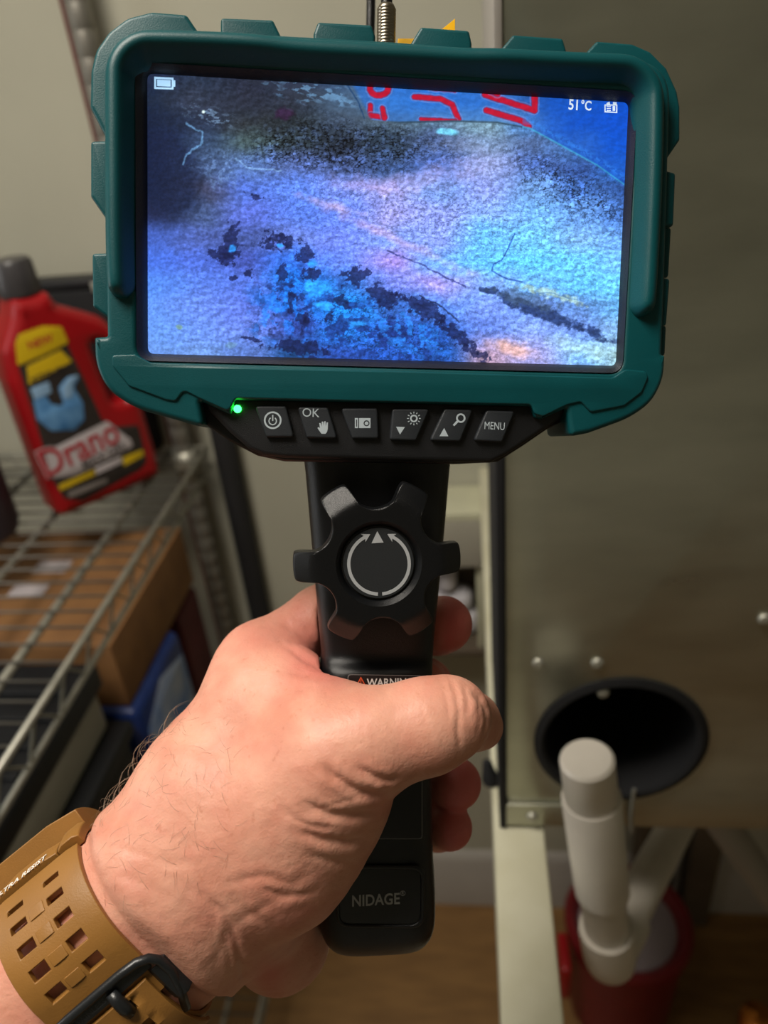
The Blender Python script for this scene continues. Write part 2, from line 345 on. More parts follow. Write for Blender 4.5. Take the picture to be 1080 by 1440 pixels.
LBK = mat('label_dark', '2e2826', .5, var=.2, vscale=60); LYE = mat('label_yellow', 'c9a90d', .5); LWH = mat('label_white', 'b9b1b4', .5); LRE = mat('label_red', 'b01a2a', .5); LBL = mat('label_blue', '2f6fae', .4, col2='6fa3d4', vscale=45); LB2 = mat('label_light_blue', '8fb3d6', .45)
lp = [(22, 470), (84, 460), (98, 492), (116, 529), (143, 590), (164, 600), (194, 597), (206, 648), (197, 660), (116, 704), (90, 701), (76, 678), (25, 513)]
lb_ = lab('label', lp, .0003, LBK, .006, 'dark label with yellow heading')
lab('label_heading', [(21, 482), (26, 470), (60, 458), (86, 459), (96, 482), (60, 500), (24, 515)], .0008, LYE, .003)
lab('label_band', [(37, 515), (85, 492), (101, 508), (40, 541)], .0008, LYE, .001)
lab('pipe_picture', [(46, 560), (64, 556), (72, 568), (90, 572), (82, 545), (95, 530), (113, 526), (103, 545), (116, 566), (118, 590), (104, 604), (72, 606), (52, 590)], .0008, LBL, .004)
lab('pipe_picture', [(42, 546), (68, 536), (72, 552), (48, 562)], .0012, LB2, .002)
lab('pipe_picture', [(86, 545), (96, 531), (112, 525), (101, 540), (102, 556), (90, 562)], .0012, LB2, .003)
lab('white_flash', [(62, 636), (150, 592), (165, 604), (184, 618), (186, 628), (105, 668), (74, 672)], .0008, LWH, .002)
def btext(s, px, py, size, material, off, sx=1, bold=0, rot=.06):
    u, v = bf(px, py); return text('lettering', s, u, v, off, size, material, bot, fr_xz, bold, rot, sx)
btext('Drano', 112, 630, .047, LWH, .0013, .80, .0020, .10); btext('Drano', 112, 630, .047, LRE, .0018, .80, .0005, .10)
btext('MAX GEL', 146, 640, .014, LBK, .0014, 1.0, .0002, .10)
btext('KITCHEN', 70, 526, .010, LBK, .0014, 1.0, .0003, .06)
btext('NEW', 56, 481, .012, LRE, .0014, 1.0, .0003, .06)
lab('label_stripe', [(82, 682), (132, 660), (134, 667), (84, 690)], .0008, LYE, .0005)
lab('label_stripe', [(133, 658), (170, 641), (172, 650), (135, 667)], .0008, LWH, .0005)
lab('label_stripe', [(172, 643), (200, 632), (202, 640), (174, 655)], .0008, LYE, .0005)
lab('label_stripe', [(95, 692), (150, 672), (151, 678), (97, 700)], .0008, mat('label_grey', '77706c', .6), .0005)
# dark purple-grey bottle at the far left edge
o = MB().loft(lathe([(.0001, 0), (.044, 0), (.048, .01), (.048, .15), (.042, .175), (.02, .20), (.017, .225), (.0001, .225)], (-.575, .71, 1.0637), n=32)).build('grey_bottle', mat('dull_purple_plastic', '3c3440', .5, var=.1))
tag(o, 'dull purple grey bottle at the left edge of the frame beside the red bottle', 'bottle')
# black case behind bottle
cs = empty('black_case', (-.48, .912, 1.0637)); tag(cs, 'black case standing on the top wire shelf behind the red bottle', 'case')
pt = atY(100, 398, .9)
MB().box((-.13, -.002, 0), (.055, .025, pt[2] - 1.0637 - .01), .006).build('case_body', DARK, cs)
MB().box((-.13, -.004, pt[2] - 1.0637 - .0099), (.055, .027, pt[2] - 1.0637 + .002), .003).build('case_lid', mat('case_lid', '17171a', .5), cs)
MB().box((.025, -.0075, pt[2] - 1.0637 - .014), (.042, -.0042, pt[2] - 1.0637 - .002), .001).build('latch', CHROME, cs)

# cardboard box, tote, packages --------------------------------------
zs = .6237
cbx = empty('cardboard_box', (-.52, .72, .90)); tag(cbx, 'brown cardboard box with white labels lying just under the top wire shelf', 'box')
MB().box((-.14, -.12, 0), (.13, .12, .085), .002).build('carton', CARD, cbx)
MB().box((-.14, -.12, .0852), (.13, -.001, .087), .0005).build('flap', CARD, cbx)
MB().box((-.14, .001, .0852), (.13, .12, .087), .0005).build('flap', CARD, cbx)
for (px, py, a) in ((75, 797, 0), (40, 832, 0)):
    q = atZ(px, py, .988); MB().box((q[0] + .52 - .024, q[1] - .72 - .012, .0871), (q[0] + .52 + .02, q[1] - .72 + .014, .0876)).build('label_sticker', LWH, cbx)
tote = empty('grey_tote', (-.52, .44, .90)); tag(tote, 'grey storage tote with a ribbed black lid under the top wire shelf, nearest the viewer', 'tote')
TG = mat('tote_grey', 'a19e92', .6, var=.06); TB = mat('tote_lid_black', '101216', .5, var=.2)
MB().box((-.15, -.17, 0), (.118, .132, .054), .008).build('tub', TG, tote)
MB().box((-.155, -.175, .0545), (.124, .138, .084), .004).build('lid', TB, tote)
rb = MB().box((-.14, -.005, .0842), (.115, .005, .088), .0015).mesh('rib'); rb.materials.append(TB)
for k in range(8):
    o = bpy.data.objects.new('lid_rib', rb); COL.objects.link(o); o.parent = tote; o.location = (0, -.15 + k * .035, 0)
bt = empty('black_tote', (-.52, .44, zs)); tag(bt, 'deep black storage tote supporting the grey tote', 'tote')
MB().box((-.145, -.165, 0), (.132, .138, .255), .01).build('tub', TB, bt)
MB().box((-.15, -.17, .2555), (.138, .143, .275), .004).build('lid', TB, bt)
# blue and white package
pk = empty('laundry_package', (-.45, .68, zs)); tag(pk, 'blue and white laundry detergent bag with a red logo under the cardboard box', 'package')
MB().box((-.06, -.09, 0), (.07, .06, .275), .012).build('bag', mat('bag_blue', '16306e', .4, var=.25, vscale=25), pk)
def pkp(px, py): q = atX(px, py, -.38); return (q[1] - .68, q[2] - zs)
fr_pk = Matrix(((0, 0, 1, .0702), (1, 0, 0, 0), (0, 1, 0, 0), (0, 0, 0, 1)))
q = [(-.078, .10), (-.05, .06), (.048, .07), (.05, .24), (-.02, .262), (-.078, .235)]
plate('bag_front_print', [fillet(q, .006)], 0, .0004, .0001, mat('bag_white', 'c2c8d0', .5, col2='4f7cc0', vscale=14), pk, fr_pk, res=1)
q = pkp(152, 1003); plate('logo', [circle(-.082, min(.255, q[1]), .007, 20)], 0, .0006, .0001, LRE, pk, Matrix(((1, 0, 0, .0), (0, 0, -1, -.0903), (0, 1, 0, 0), (0, 0, 0, 1))) @ Matrix.Translation((.125, 0, 0)), res=1)
mr = MB().box((-.47, .785, zs), (-.40, .86, .875), .004).build('dark_red_carton', mat('maroon_card', '571a1e', .6, var=.15)); tag(mr, 'dark red carton standing behind the laundry bag near the shelf post', 'box')
# poles behind
o = MB().sweep([(-.416, .9445, .001), (-.417, .9445, 1.75)], .006, 12).build('red_broom_handle', mat('red_handle', '5a1a18', .4, var=.1)); tag(o, 'thin red broom handle standing upright behind the chrome shelf post', 'pole')
o = MB().loft(lathe([(.0165, 0), (.0165, 1.22), (.016, 1.225), (.0001, 1.226)], (-.3435, .9415, .001), n=24)).build('black_pipe_insulation', mat('foam_black', '1c1c1e', .7, var=.1)); tag(o, 'black foam covered pipe standing against the wall right of the shelf post', 'pipe')

ch = empty('reflector_chest', (.45, -1.15, 0)); tag(ch, 'unseen low white chest added behind the camera to reflect in the sheet metal', 'reflector')  # unseen, added so the duct has a pale surface to reflect
CW = mat('reflector_white', 'dcdcd2', .5, var=.02)
MB().box((-.75, -.25, .02), (.75, .25, .46), .008).build('reflector_body', CW, ch)
MB().box((-.76, -.26, .4605), (.76, .26, .51), .008).build('lid', CW, ch)
MB().box((-.06, .2505, .34), (.06, .262, .36), .004).build('handle', CHROME, ch)
MB().box((-.74, -.24, .0), (.74, .23, .0195), .002).build('plinth', DARK, ch)
# room furniture the lights need: a ceiling lamp
lampo = empty('ceiling_lamp', (-.40, .06, 2.4)); tag(lampo, 'flat square ceiling lamp directly above the camera', 'lamp')
MB().box((-.27, -.27, -.03), (.27, .27, 0), .005).build('lamp_body', TRIM, lampo)
MB().box((-.25, -.25, -.036), (.25, .25, -.0305), .002).build('diffuser', mat('lamp_diffuser', 'fff0d8', .5, emit=2.0), lampo)
# ================================================================ THE INSPECTION CAMERA
r1 = Vector((.995, -.006, -.098)).normalized(); r2 = Vector((.024, .996, .085)); r2 = (r2 - r1 * r2.dot(r1)).normalized(); r3 = r1.cross(r2)
SH = .075; DT = Vector((.030, 1.075, -2.88)) * SH               # screen height in metres, its centre in camera axes
MD = Matrix((r1, r2, r3)).transposed()                          # device -> camera axes
RWm = Matrix([list(r) for r in RW])
def dv(px, py, w=0):                                            # photo direction -> device (u,v) on its plane at height w (metres)
    d = Vector(((px - CX) / F, -(py - CY) / F, -1)); o = DT + r3 * w; t = o.dot(r3) / d.dot(r3); q = d * t - DT
    return (q.dot(r1), q.dot(r2))
base = Vector((*dv(532, 1333, -.02), -.02))
WM = (RWm @ MD).to_4x4(); WM.translation = Vector(CAM) + RWm @ (DT + MD @ base)
dev = empty('inspection_camera', WM.translation, (RWm @ MD)); tag(dev, 'handheld inspection camera with a teal bumper and lit screen, held in the hand', 'camera')
FD = Matrix.Translation(-base)
K = .000001
def dp(pts, w): return [dv(x, y, w) for x, y in pts]
mm = .001
# --- bumper
A_out = [(132, 474), (150, 473), (147, 300), (147, 160), (150, 42), (300, 42), (545, 56), (830, 77), (945, 86), (942, 200), (936, 400), (932, 498), (937, 500), (935, 532), (919, 565), (887, 588), (829, 609), (803, 614), (797, 574), (763, 589), (753, 587), (748, 571), (540, 566), (330, 562), (324, 583), (280, 563), (288, 602), (253, 592), (189, 574), (150, 548), (133, 512)]
A_r = [3, 3, 0, 0, 64, 0, 0, 0, 66, 0, 0, 3, 3, 300, 300, 300, 10, 8, 3, 2, 5, 4, 0, 3, 3, 3, 8, 14, 300, 300, 300]
A_hole = [(191, 88), (896, 130), (874, 524), (193, 506)]
plate('bumper', [fillet(dp(A_out, .003), [r * .0002 for r in A_r], 8), fillet(dp(A_hole, .003), .0042, 8)], -.020, .003, .0016, TEAL, dev, FD, res=5)
B_out = [(156, 499), (190, 498), (212, 510), (540, 521), (862, 531), (880, 519), (909, 522), (912, 531), (903, 552), (878, 571), (831, 580), (817, 565), (797, 570), (764, 586), (752, 582), (747, 569), (540, 565), (331, 560), (322, 579), (280, 560), (258, 549), (247, 565), (232, 562), (181, 543), (158, 515)]
plate('bumper_pad', [fillet(dp(B_out, .0036), [.0012, .0012] + [.003] * 4 + [.0016] * 19, 5)], .0025, .0036, .0005, TEAL, dev, FD, res=3)
def lug(pts, w1=-.0005, w0=-.017, r=.0010):
    plate('bumper_lug', [fillet(dp(pts, w1), r, 5)], w0, w1, .0009, TEAL, dev, FD, res=3)
corner = [(262, 19), (213, 15), (178, 24), (152, 44), (134, 70), (127, 100), (126, 150), (152, 200), (200, 200), (200, 110), (275, 100), (279, 44)]
plate('bumper_lug', [fillet(dp(corner, 0), [.0015, .006, .008, .008, .008, .006, .001, .001, .001, .001, .001, .001], 6)], -.017, .0, .0012, TEAL, dev, FD, res=3)
for pts in ([(310, 24), (384, 27), (395, 50), (395, 80), (310, 80)], [(447, 30), (523, 34), (528, 50), (528, 85), (440, 85), (441, 46)],
            [(592, 37), (660, 42), (664, 60), (664, 95), (575, 95), (578, 60)], [(722, 48), (792, 53), (797, 70), (797, 105), (703, 105), (705, 68)],
            [(127, 198), (165, 197), (165, 320), (152, 312), (127, 276)], [(129, 356), (165, 355), (165, 455), (152, 447), (130, 431)],
            [(925, 236), (951, 243), (948, 318), (925, 318)], [(925, 388), (943, 392), (938, 458), (925, 458)]): lug(pts)
lug([(840, 57), (890, 61), (915, 72), (938, 95), (953, 128), (957, 150), (957, 196), (938, 224), (900, 224), (900, 130), (815, 120), (822, 76)], -.0025)
lug([(925, 316), (945, 320), (941, 390), (925, 390)], -.005); lug([(925, 456), (938, 458), (936, 500), (925, 500)], -.006)
# hood: a raised rounded ridge swept round the left, top and right of the screen
hp = [(174, 396), (172, 330), (172, 200)] + [(172 + 41 * (1 - math.cos(a)), 107 - 41 * math.sin(a)) for a in np.linspace(0, math.pi / 2, 9)] + [(300, 68), (370, 72), (400, 75), (545, 82), (668, 89), (690, 90), (760, 94), (830, 97)] + [(872 + 41 * math.sin(a), 139 - 41 * math.cos(a)) for a in np.linspace(0.1, math.pi / 2, 9)] + [(912, 220), (909, 300), (905, 380), (902, 424)]
hw = [24.5] * 50
rings = []; C2 = [Vector(dv(x, y, .006)) for x, y in hp]; n = len(C2)
prof_ = [(-1, -1.0), (-1, -.1), (-.985, .25), (-.93, .55), (-.80, .82), (-.58, .97), (-.36, 1), (-.16, .93), (.02, .72), (.22, .40), (.42, .08), (.60, -.2), (.70, -.6), (.70, -1.0)]
for i, c in enumerate(C2):
    T = (C2[min(i + 1, n - 1)] - C2[max(i - 1, 0)]).normalized(); Nn = Vector((T.y, -T.x))     # inward side on this path
    k = 1.0; h = .0046
    if 14 <= i <= 16: pass
    if hp[i][1] < 110 and 385 < hp[i][0] < 680: h = .0036; k = .95
    rings.append([Vector((c.x + Nn.x * a * .0049 * k, c.y + Nn.y * a * .0049 * k, .003 + h * b)) for a, b in prof_])
def endcap(r, c, T):
    out = []
    for s in (.35, .7, .92, 1.0):
        sc_ = math.sqrt(max(0, 1 - s * s)); sc_ = max(sc_, .02)
        out.append([Vector((c.x + (p.x - c.x) * sc_ + T.x * .0045 * s, c.y + (p.y - c.y) * sc_ + T.y * .0045 * s, .0 + (p.z - .0) * (max(sc_, .02) if p.z > 0 else 1))) for p in r])
    return out
T0 = (C2[0] - C2[1]).normalized(); T1 = (C2[-1] - C2[-2]).normalized()
rings = endcap(rings[0], C2[0], T0)[::-1] + rings + endcap(rings[-1], C2[-1], T1)
hm = MB().loft(rings); hm.v = [tuple(Vector(p) - base) for p in hm.v]
o = hm.build('screen_hood', TEAL, dev, auto=False)
o.data.materials[0] = TEAL
mdf = o.modifiers.new('s', 'SUBSURF'); mdf.levels = 1; mdf.render_levels = 2
# --- screen and bezel
scr = [(207, 103), (884, 144), (866, 514.5), (208, 497.5)]
so = fillet(dp(scr, 0), .0019, 8); bo_ = fillet(dp([(190, 87), (897, 129), (875, 525), (192, 507)], .0028), .0043, 8)
mid = fillet(dp([(200, 96), (890, 137), (870.5, 519), (200.5, 502)], .0012), .003, 8)
bz = MB().loft([[Vector((*p, z)) - base for p in ring] for ring, z in ((bo_, .001), (bo_, .0029), (mid, .0017), (so, .0002), (so, -.0010))], cap=False)
bz.build('bezel', BEZEL, dev)
# screen picture: colours of the live view, one colour per display cell
rows = {110: '262b40 2c3040 2c2c3a 34364a 384868 3a62a8 3f6cb4 4468a8 46629c 2f5c9a 2050a0',
 140: '20273a 404052 302e3a 343440 4c5a74 4878b8 2f66b4 3a66ac 3a5a90 2858a8 1c50b0',
 170: '1c2236 2c3042 34343a 2c2e34 484e60 586070 6f8098 8896a8 5c7cb0 2050a8 1a50b8',
 200: '1a2036 3c4660 4c5458 32363c 2a2d38 343b4a 50587a 848cac 5c6890 5070a8 1a58c0',
 235: '1a2038 464e6c 6474a8 5c6494 545c88 485680 6070b0 a8a4d4 5c6ca4 40548c 3868b0',
 265: '1a1f34 484458 6070bc 748ae4 9094e0 a8a0e0 8c9cdc a4a4e8 8098cc 4c649c 3c548c',
 300: '2a2c48 4c5478 6c74c8 6c80d8 7e8eee b4a4e4 a8a6f0 a0b0f8 90b8f8 80a0e0 5874b4',
 335: '5060a8 58609c 505890 7a84d0 8890f0 98a4f4 a4a8f8 88c0ff 90c8ff 98b8f0 88acf0',
 365: '5870c8 5c6cc0 5058a0 507ae0 8090f0 b896e4 8cb0ff 80c0ff 80c8ff 88c8ff 90c0ff',
 395: '6484d4 687cd0 6474c8 3880e8 4478c8 9090e8 bca2f0 98b0f8 88b8f8 80c0f8 88c8ff',
 430: '7490dc 7888d8 7480d8 4060b0 3890f0 4464ac 7090e8 94a2f4 8498e4 7088c0 80b0e8',
 465: '7894dc 7c90dc 7c88d8 4858a8 3878d0 3858a8 3860b0 7888d8 9ca8f0 8ca0e8 98b0d8',
 500: '7890d0 7c90c8 6878b8 2c4c80 38509c 385cb0 3458a4 c89cb4 b8a8e0 98b8f0 b8c8d0'}
cxs = [215, 282, 349, 416, 483, 550, 617, 684, 751, 818, 875]; cys = list(rows)
grid = np.array([[[int(h[i:i + 2], 16) / 255 for i in (0, 2, 4)] for h in rows[y].split()] for y in cys])
def picture(x, y):
    wx = x + 26 * (fbm(x / 45, y / 45, 1) - .5) + 8 * (fbm(x / 9, y / 9, 2) - .5); wy = y + 22 * (fbm(x / 45, y / 45, 3) - .5) + 8 * (fbm(x / 9, y / 9, 4) - .5)
    fx = np.interp(wx, cxs, range(11)); fy = np.interp(wy, cys, range(13))
    i = np.clip(fx.astype(int), 0, 9); j = np.clip(fy.astype(int), 0, 11); a = fx - i; b = fy - j; a = a * a * (3 - 2 * a); b = b * b * (3 - 2 * b)
    a = a[:, None]; b = b[:, None]
    c = (grid[j, i] * (1 - a) + grid[j, i + 1] * a) * (1 - b) + (grid[j + 1, i] * (1 - a) + grid[j + 1, i + 1] * a) * b
    def blob(cx, cy, rx, ry, rot=0, soft=.35, rag=.9, sc_=11, seed=5):
        dx = x - cx; dy = y - cy; ca, sa = math.cos(rot), math.sin(rot); u = (dx * ca + dy * sa) / rx; v = (-dx * sa + dy * ca) / ry
        d = np.sqrt(u * u + v * v) + rag * (fbm(x / sc_, y / sc_, seed, 5) - .5) * 1.6
        return np.clip((1 - d) / soft, 0, 1)
    top = np.interp(x, [200, 500, 560, 640, 700, 745, 800, 840, 882], [60, 168, 172, 170, 172, 180, 210, 232, 262])   # edge of the blue sheet
    below = np.clip((y - top) / 3, 0, 1)
    # grain: cells outlined in dark, strong in the dark bands
    gmask = np.clip(blob(470, 205, 190, 42, .05, .6, .5) + .8 * blob(800, 265, 120, 40, .5, .7, .5) + .55 * blob(540, 470, 170, 60, .35, .7, .5) + .3 * blob(620, 300, 300, 80, .2, .8, .4), 0, 1) * below
    n1 = fbm(x / 5.0, y / 3.6, 11, 3); n2 = fbm(x / 5.5 + 3, y / 4.5, 12, 2)
    rid = 1 - np.abs(n1 - .5) * 2; rid = np.clip((rid - .80) / .16, 0, 1)
    bright = np.clip((n2 - .52) / .2, 0, 1)
    am = (.34 + .66 * gmask) * np.clip((x - 300) / 80, .25, 1) * np.where(below > 0, 1, .25)
    c = c * (1 - (am * (.48 + .40 * gmask) * rid)[:, None]) + (am * gmask * bright * .30)[:, None] * np.array([.52, .58, .80]) * (.4 + 1.2 * c)
    c = c * (1 + ((fbm(x / 3, y / 3, 21, 3) - .5) * .22 * (1 if True else 0))[:, None])
    def mix(mask, col, k=1.0):
        nonlocal c
        c = c * (1 - (mask * k)[:, None]) + np.array(col) * (mask * k)[:, None]
    dk = [.11, .12, .25]
    mix(blob(240, 250, 52, 85, 0, .5, .5, 40, 8), [.11, .13, .22], .8)
    mix(blob(300, 140, 130, 26, .1, .6, .9, 18, 9), [.16, .17, .22], .5)
    rg_ = blob(500, 450, 175, 62, .30, .6, .5, 30, 81); sp = fbm(x / 15, y / 11, 82, 5); mix(rg_ * np.clip((sp - .50) / .05, 0, 1), [.14, .19, .40], .72)
    rg2 = blob(400, 430, 60, 60, 0, .6, .5, 20, 83); mix(rg2 * np.clip((fbm(x / 10, y / 13, 84, 5) - .56) / .04, 0, 1), dk, .75); mix(rg2 * np.clip((fbm(x / 12, y / 12, 85, 4) - .50) / .1, 0, 1), [.22, .55, .98], .6)
    mix(blob(560, 460, 110, 40, .35, .7, .5) * np.clip((fbm(x / 9, y / 9, 86, 4) - .56) / .06, 0, 1), [.28, .58, .95], .55)
    for cx, cy, rx, ry, rt in ((324, 345, 14, 26, .2), (312, 358, 22, 8, 0), (385, 340, 22, 13, .1), (400, 336, 20, 9, .2), (350, 384, 9, 8, 0), (397, 382, 7, 13, 0), (430, 358, 11, 17, -.4), (438, 385, 10, 10, 0), (331, 391, 8, 3, 0), (500, 388, 19, 14, 0), (409, 425, 5, 20, 0), (428, 448, 9, 7, 0), (482, 425, 12, 7, .7), (462, 447, 8, 7, 0), (420, 489, 40, 11, .1), (350, 476, 14, 3, .2), (540, 415, 24, 13, .4), (592, 432, 34, 12, .5), (640, 470, 34, 9, .7), (670, 497, 26, 7, .5), (358, 276, 12, 5, .4)):
        mix(blob(cx, cy, rx, ry, rt, .16, 1.5, 6, int(cx)), dk, .74)
    mix(blob(385, 345, 26, 16, 0, .6, .8, 6, 90) * np.clip((fbm(x / 4, y / 4, 91, 3) - .55) / .05, 0, 1), [.45, .5, .85], .6)
    mix(blob(440, 128, 75, 20, .2, .6, .8, 12, 92) * np.clip((fbm((x + y * .6) / 12, (y - x * .3) / 4, 93, 4) - .54) / .06, 0, 1), [.50, .62, .78], .6)
    mix(blob(300, 165, 50, 20, .3, .6, .8, 12, 94) * np.clip((fbm((x + y * .6) / 9, (y - x * .3) / 3.5, 95, 4) - .57) / .05, 0, 1), [.55, .6, .72], .6)
    mix(blob(310, 235, 40, 40, .3, .6, .8, 12, 96) * np.clip((fbm(x / 5, y / 5, 97, 4) - .52) / .06, 0, 1), [.50, .56, .74], .5)
    for cx, cy, rx, ry in ((327, 350, 5, 6), (440, 371, 7, 6), (395, 345, 6, 3), (445, 405, 22, 14), (505, 455, 16, 5), (455, 430, 14, 8)):
        mix(blob(cx, cy, rx, ry, 0, .5, .8, 7, int(cy)), [.30, .66, 1.0], .75)
    # diagonal glowing streak
    mix(blob(560, 338, 150, 9, .42, .9, .8, 12, 31), [1.0, .72, .84], .35); mix(blob(470, 290, 60, 9, .3, .9, .8, 12, 32), [.95, .72, .78], .5)
    mix(blob(520, 262, 80, 14, .15, .9, .9, 12, 33), [.95, .68, .78], .3)
    mix(blob(725, 492, 46, 14, .3, .8, .8, 12, 34), [1.0, .72, .66], .7); mix(blob(600, 250, 90, 24, -.2, .9, .9, 14, 36), [.84, .70, .88], .4)
    mix(blob(820, 490, 60, 16, .2, .8, .7, 14, 35), [.84, .90, .88], .5)
    # cracks
    def seg(pts, wdt, col, k, rag=2.5):
        d = np.full(x.shape, 1e9); xx = x + rag * (fbm(x / 6, y / 6, 41) - .5) * 2; yy = y + rag * (fbm(x / 6, y / 6, 42) - .5) * 2
        for (x0, y0), (x1, y1) in zip(pts, pts[1:]):
            dx, dy = x1 - x0, y1 - y0; t = np.clip(((xx - x0) * dx + (yy - y0) * dy) / (dx * dx + dy * dy), 0, 1); d = np.minimum(d, np.hypot(xx - x0 - t * dx, yy - y0 - t * dy))
        mix(np.clip((wdt - d) / 1.2, 0, 1), col, k)
    mix(blob(765, 440, 105, 10, .375, .3, .9, 8, 51), [.16, .20, .34], .85); mix(blob(740, 420, 50, 13, .3, .5, 1.2, 6, 52), [.30, .34, .42], .6)
    mix(blob(770, 412, 60, 7, .3, .6, 1.2, 7, 53), [.85, .84, .66], .5)
    seg([(545, 352), (590, 371), (618, 385), (655, 404)], 1.6, [.22, .22, .42], .8)
    seg([(724, 328), (714, 350), (706, 366), (694, 371), (692, 381), (712, 392), (735, 396)], 1.5, [.18, .28, .55], .8, 1)
    seg([(735, 414), (775, 412), (815, 423), (855, 429)], 1.3, [.35, .45, .62], .7, 2)
    seg([(590, 415), (620, 430), (645, 452)], 1.6, [.12, .14, .24], .8)
    seg([(262, 173), (284, 186), (284, 200), (262, 218), (258, 230)], 2.0, [.50, .62, .78], .65)
    seg([(330, 222), (348, 236), (380, 238), (395, 240)], 1.8, [.60, .68, .84], .6)
    
    mix(blob(400, 160, 20, 10, 0, .5, .7, 8, 63), [.22, .12, .22], .7); mix(blob(286, 157, 3, 3, 0, .6, 0), [1, 1, 1])
    mix(blob(628, 185, 18, 6, .1, .4, .3), [.55, .80, .92], .9); mix(blob(650, 205, 60, 16, 0, .8, .9, 9, 64), [.62, .60, .72], .3)
    mix(blob(252, 460, 6, 4, 0, .6, .6, 7, 3), [.55, .62, .45], .6); mix(blob(325, 485, 12, 5, 0, .6, .9, 7, 3), [.40, .48, .50], .5)
    # the marked blue sheet at the top
    sheet = np.clip((top - y) / 2, 0, 1) * np.clip((x - 488 - (y - 110) * .55) / 6, 0, 1)
    seg([(484, 112), (505, 145), (512, 166)], 1.5, [.10, .20, .35], .7, 1)
    mix(sheet * np.clip((745 - x) / 60, 0, 1), [.20, .40, .72], .62); mix(np.clip((top - y) / 2, 0, 1) * np.clip((x - 715) / 60, 0, 1), [.08, .28, .68], .6)
    rd = [.74, .10, .19]
    def red(pts, wdt):
        nonlocal c
        keep = c.copy(); seg(pts, wdt + 2.6, [.55, .52, .75], .5, 1.2); seg(pts, wdt + .9, [.22, .08, .25], .6, .8); seg(pts, wdt, rd, .95, .8); s = sheet[:, None]; c = keep * (1 - s) + c * s
    red([(521, 148), (520, 164)], 4); red([(521, 162), (541, 165)], 4); red([(538, 152), (541, 166)], 4)
    for ell in ((533, 128, 13, 10),):
        a_ = [(ell[0] + ell[2] * math.cos(t), ell[1] + ell[3] * math.sin(t) - 4) for t in np.linspace(0, 2 * math.pi, 14)]; red(a_, 4.5)
    red([(583, 136), (620, 139), (636, 147), (645, 168)], 4.2); red([(592, 167), (640, 170)], 3.0); red([(605, 124), (640, 127)], 3)
    red([(682, 133), (752, 155), (752, 130)], 4.6); red([(684, 155), (735, 170), (744, 178)], 4.4)
    red([(690, 128), (700, 132)], 4)
    ed = np.clip(1 - np.abs(y - top) / 2.2, 0, 1) * np.clip((x - 540) / 30, 0, 1)
    mix(ed * (x > 735), [.25, .70, .85], .55); mix(ed * (x <= 735), [.10, .16, .22], .7)
    mix(np.clip(1 - np.abs(y - top + 9) / 9, 0, 1) * (x > 735) * (fbm(x / 3, y / 3, 71) > .48), [.25, .50, .85], .5)
    # relief of the crust, as a display shows it: lit from the upper left
    def hf(a, b_): return fbm((a + .35 * b_) / 8, (b_ - .3 * a) / 5, 101, 4)
    em = np.clip((hf(x + 1.6, y + 1.6) - hf(x - 1.6, y - 1.6)) * 5, -1, 1)
    k_ = below * np.clip((x - 205) / 60, .2, 1) * .13 + (1 - below) * .05
    c = c * (1 - (em * k_)[:, None])
    lum = c.mean(1, keepdims=True); c = lum + (c - lum) * np.where(below > .5, 1.22, 1.1)[:, None]; c = c * np.array([.92, 1.04, 1.03])
    c = c * (1 + ((fbm(x / 2.6, y / 2.6, 103, 2) - .5) * .30 * below)[:, None])
    return np.clip(c, 0, 1)
NX, NY = 760, 432
u0, v0 = dv(884, 144); u1, v1 = dv(208, 497.5)
us = np.linspace(-.0688, .0688, NX); vs_ = np.linspace(-.0382, .0382, NY)
UU, VV = np.meshgrid(us, vs_)
dvc = np.array(DT)[None] + UU.ravel()[:, None] * np.array(r1) + VV.ravel()[:, None] * np.array(r2)
PX = CX - F * dvc[:, 0] / dvc[:, 2]; PY = CY + F * dvc[:, 1] / dvc[:, 2]
colr = picture(PX, PY)
me = bpy.data.meshes.new('screen'); NV = NX * NY
me.vertices.add(NV); co = np.stack([UU.ravel() - base.x, VV.ravel() - base.y, np.full(NV, -.0001 - base.z)], 1).astype('f'); me.vertices.foreach_set('co', co.ravel())
ii = (np.arange(NY - 1)[:, None] * NX + np.arange(NX - 1)[None]).ravel(); q = np.stack([ii, ii + 1, ii + NX + 1, ii + NX], 1).astype('i')
me.loops.add(q.size); me.loops.foreach_set('vertex_index', q.ravel()); me.polygons.add(len(q)); me.polygons.foreach_set('loop_start', np.arange(0, q.size, 4, dtype='i')); me.update(calc_edges=True)
ca = me.color_attributes.new('picture', 'FLOAT_COLOR', 'POINT'); lin = np.where(colr <= .04045, colr / 12.92, ((colr + .055) / 1.055) ** 2.4)
ca.data.foreach_set('color', np.concatenate([lin, np.ones((NV, 1))], 1).astype('f').ravel())
SM = bpy.data.materials.new('lit_screen'); SM.use_nodes = True; nt = SM.node_tree; at = nt.nodes.new('ShaderNodeAttribute'); at.attribute_name = 'picture'; b_ = nt.nodes['Principled BSDF']
nt.links.new(at.outputs['Color'], b_.inputs['Emission Color']); b_.inputs['Emission Strength'].default_value = 1.22; b_.inputs['Base Color'].default_value = (.004, .004, .005, 1); b_.inputs['Roughness'].default_value = .12; b_.inputs['Specular IOR Level'].default_value = .25
screen = finish('screen', me, SM, dev); screen['label'] = 'lit screen showing a blue and lilac close view inside a pipe'
SI = mat('screen_icon', 'a8d4f8', .5, emit=1.0); SI2 = mat('screen_icon_dark', '5a88b8', .5, emit=.9); SW = mat('screen_text', 'cfe0ee', .5, emit=.9)
def sicon(polys, w=.0001, m_=SI): return plate('screen_icon', [dp(p, w) for p in polys], w, w + .00008, .00001, m_, screen, FD, res=0, smooth=False)
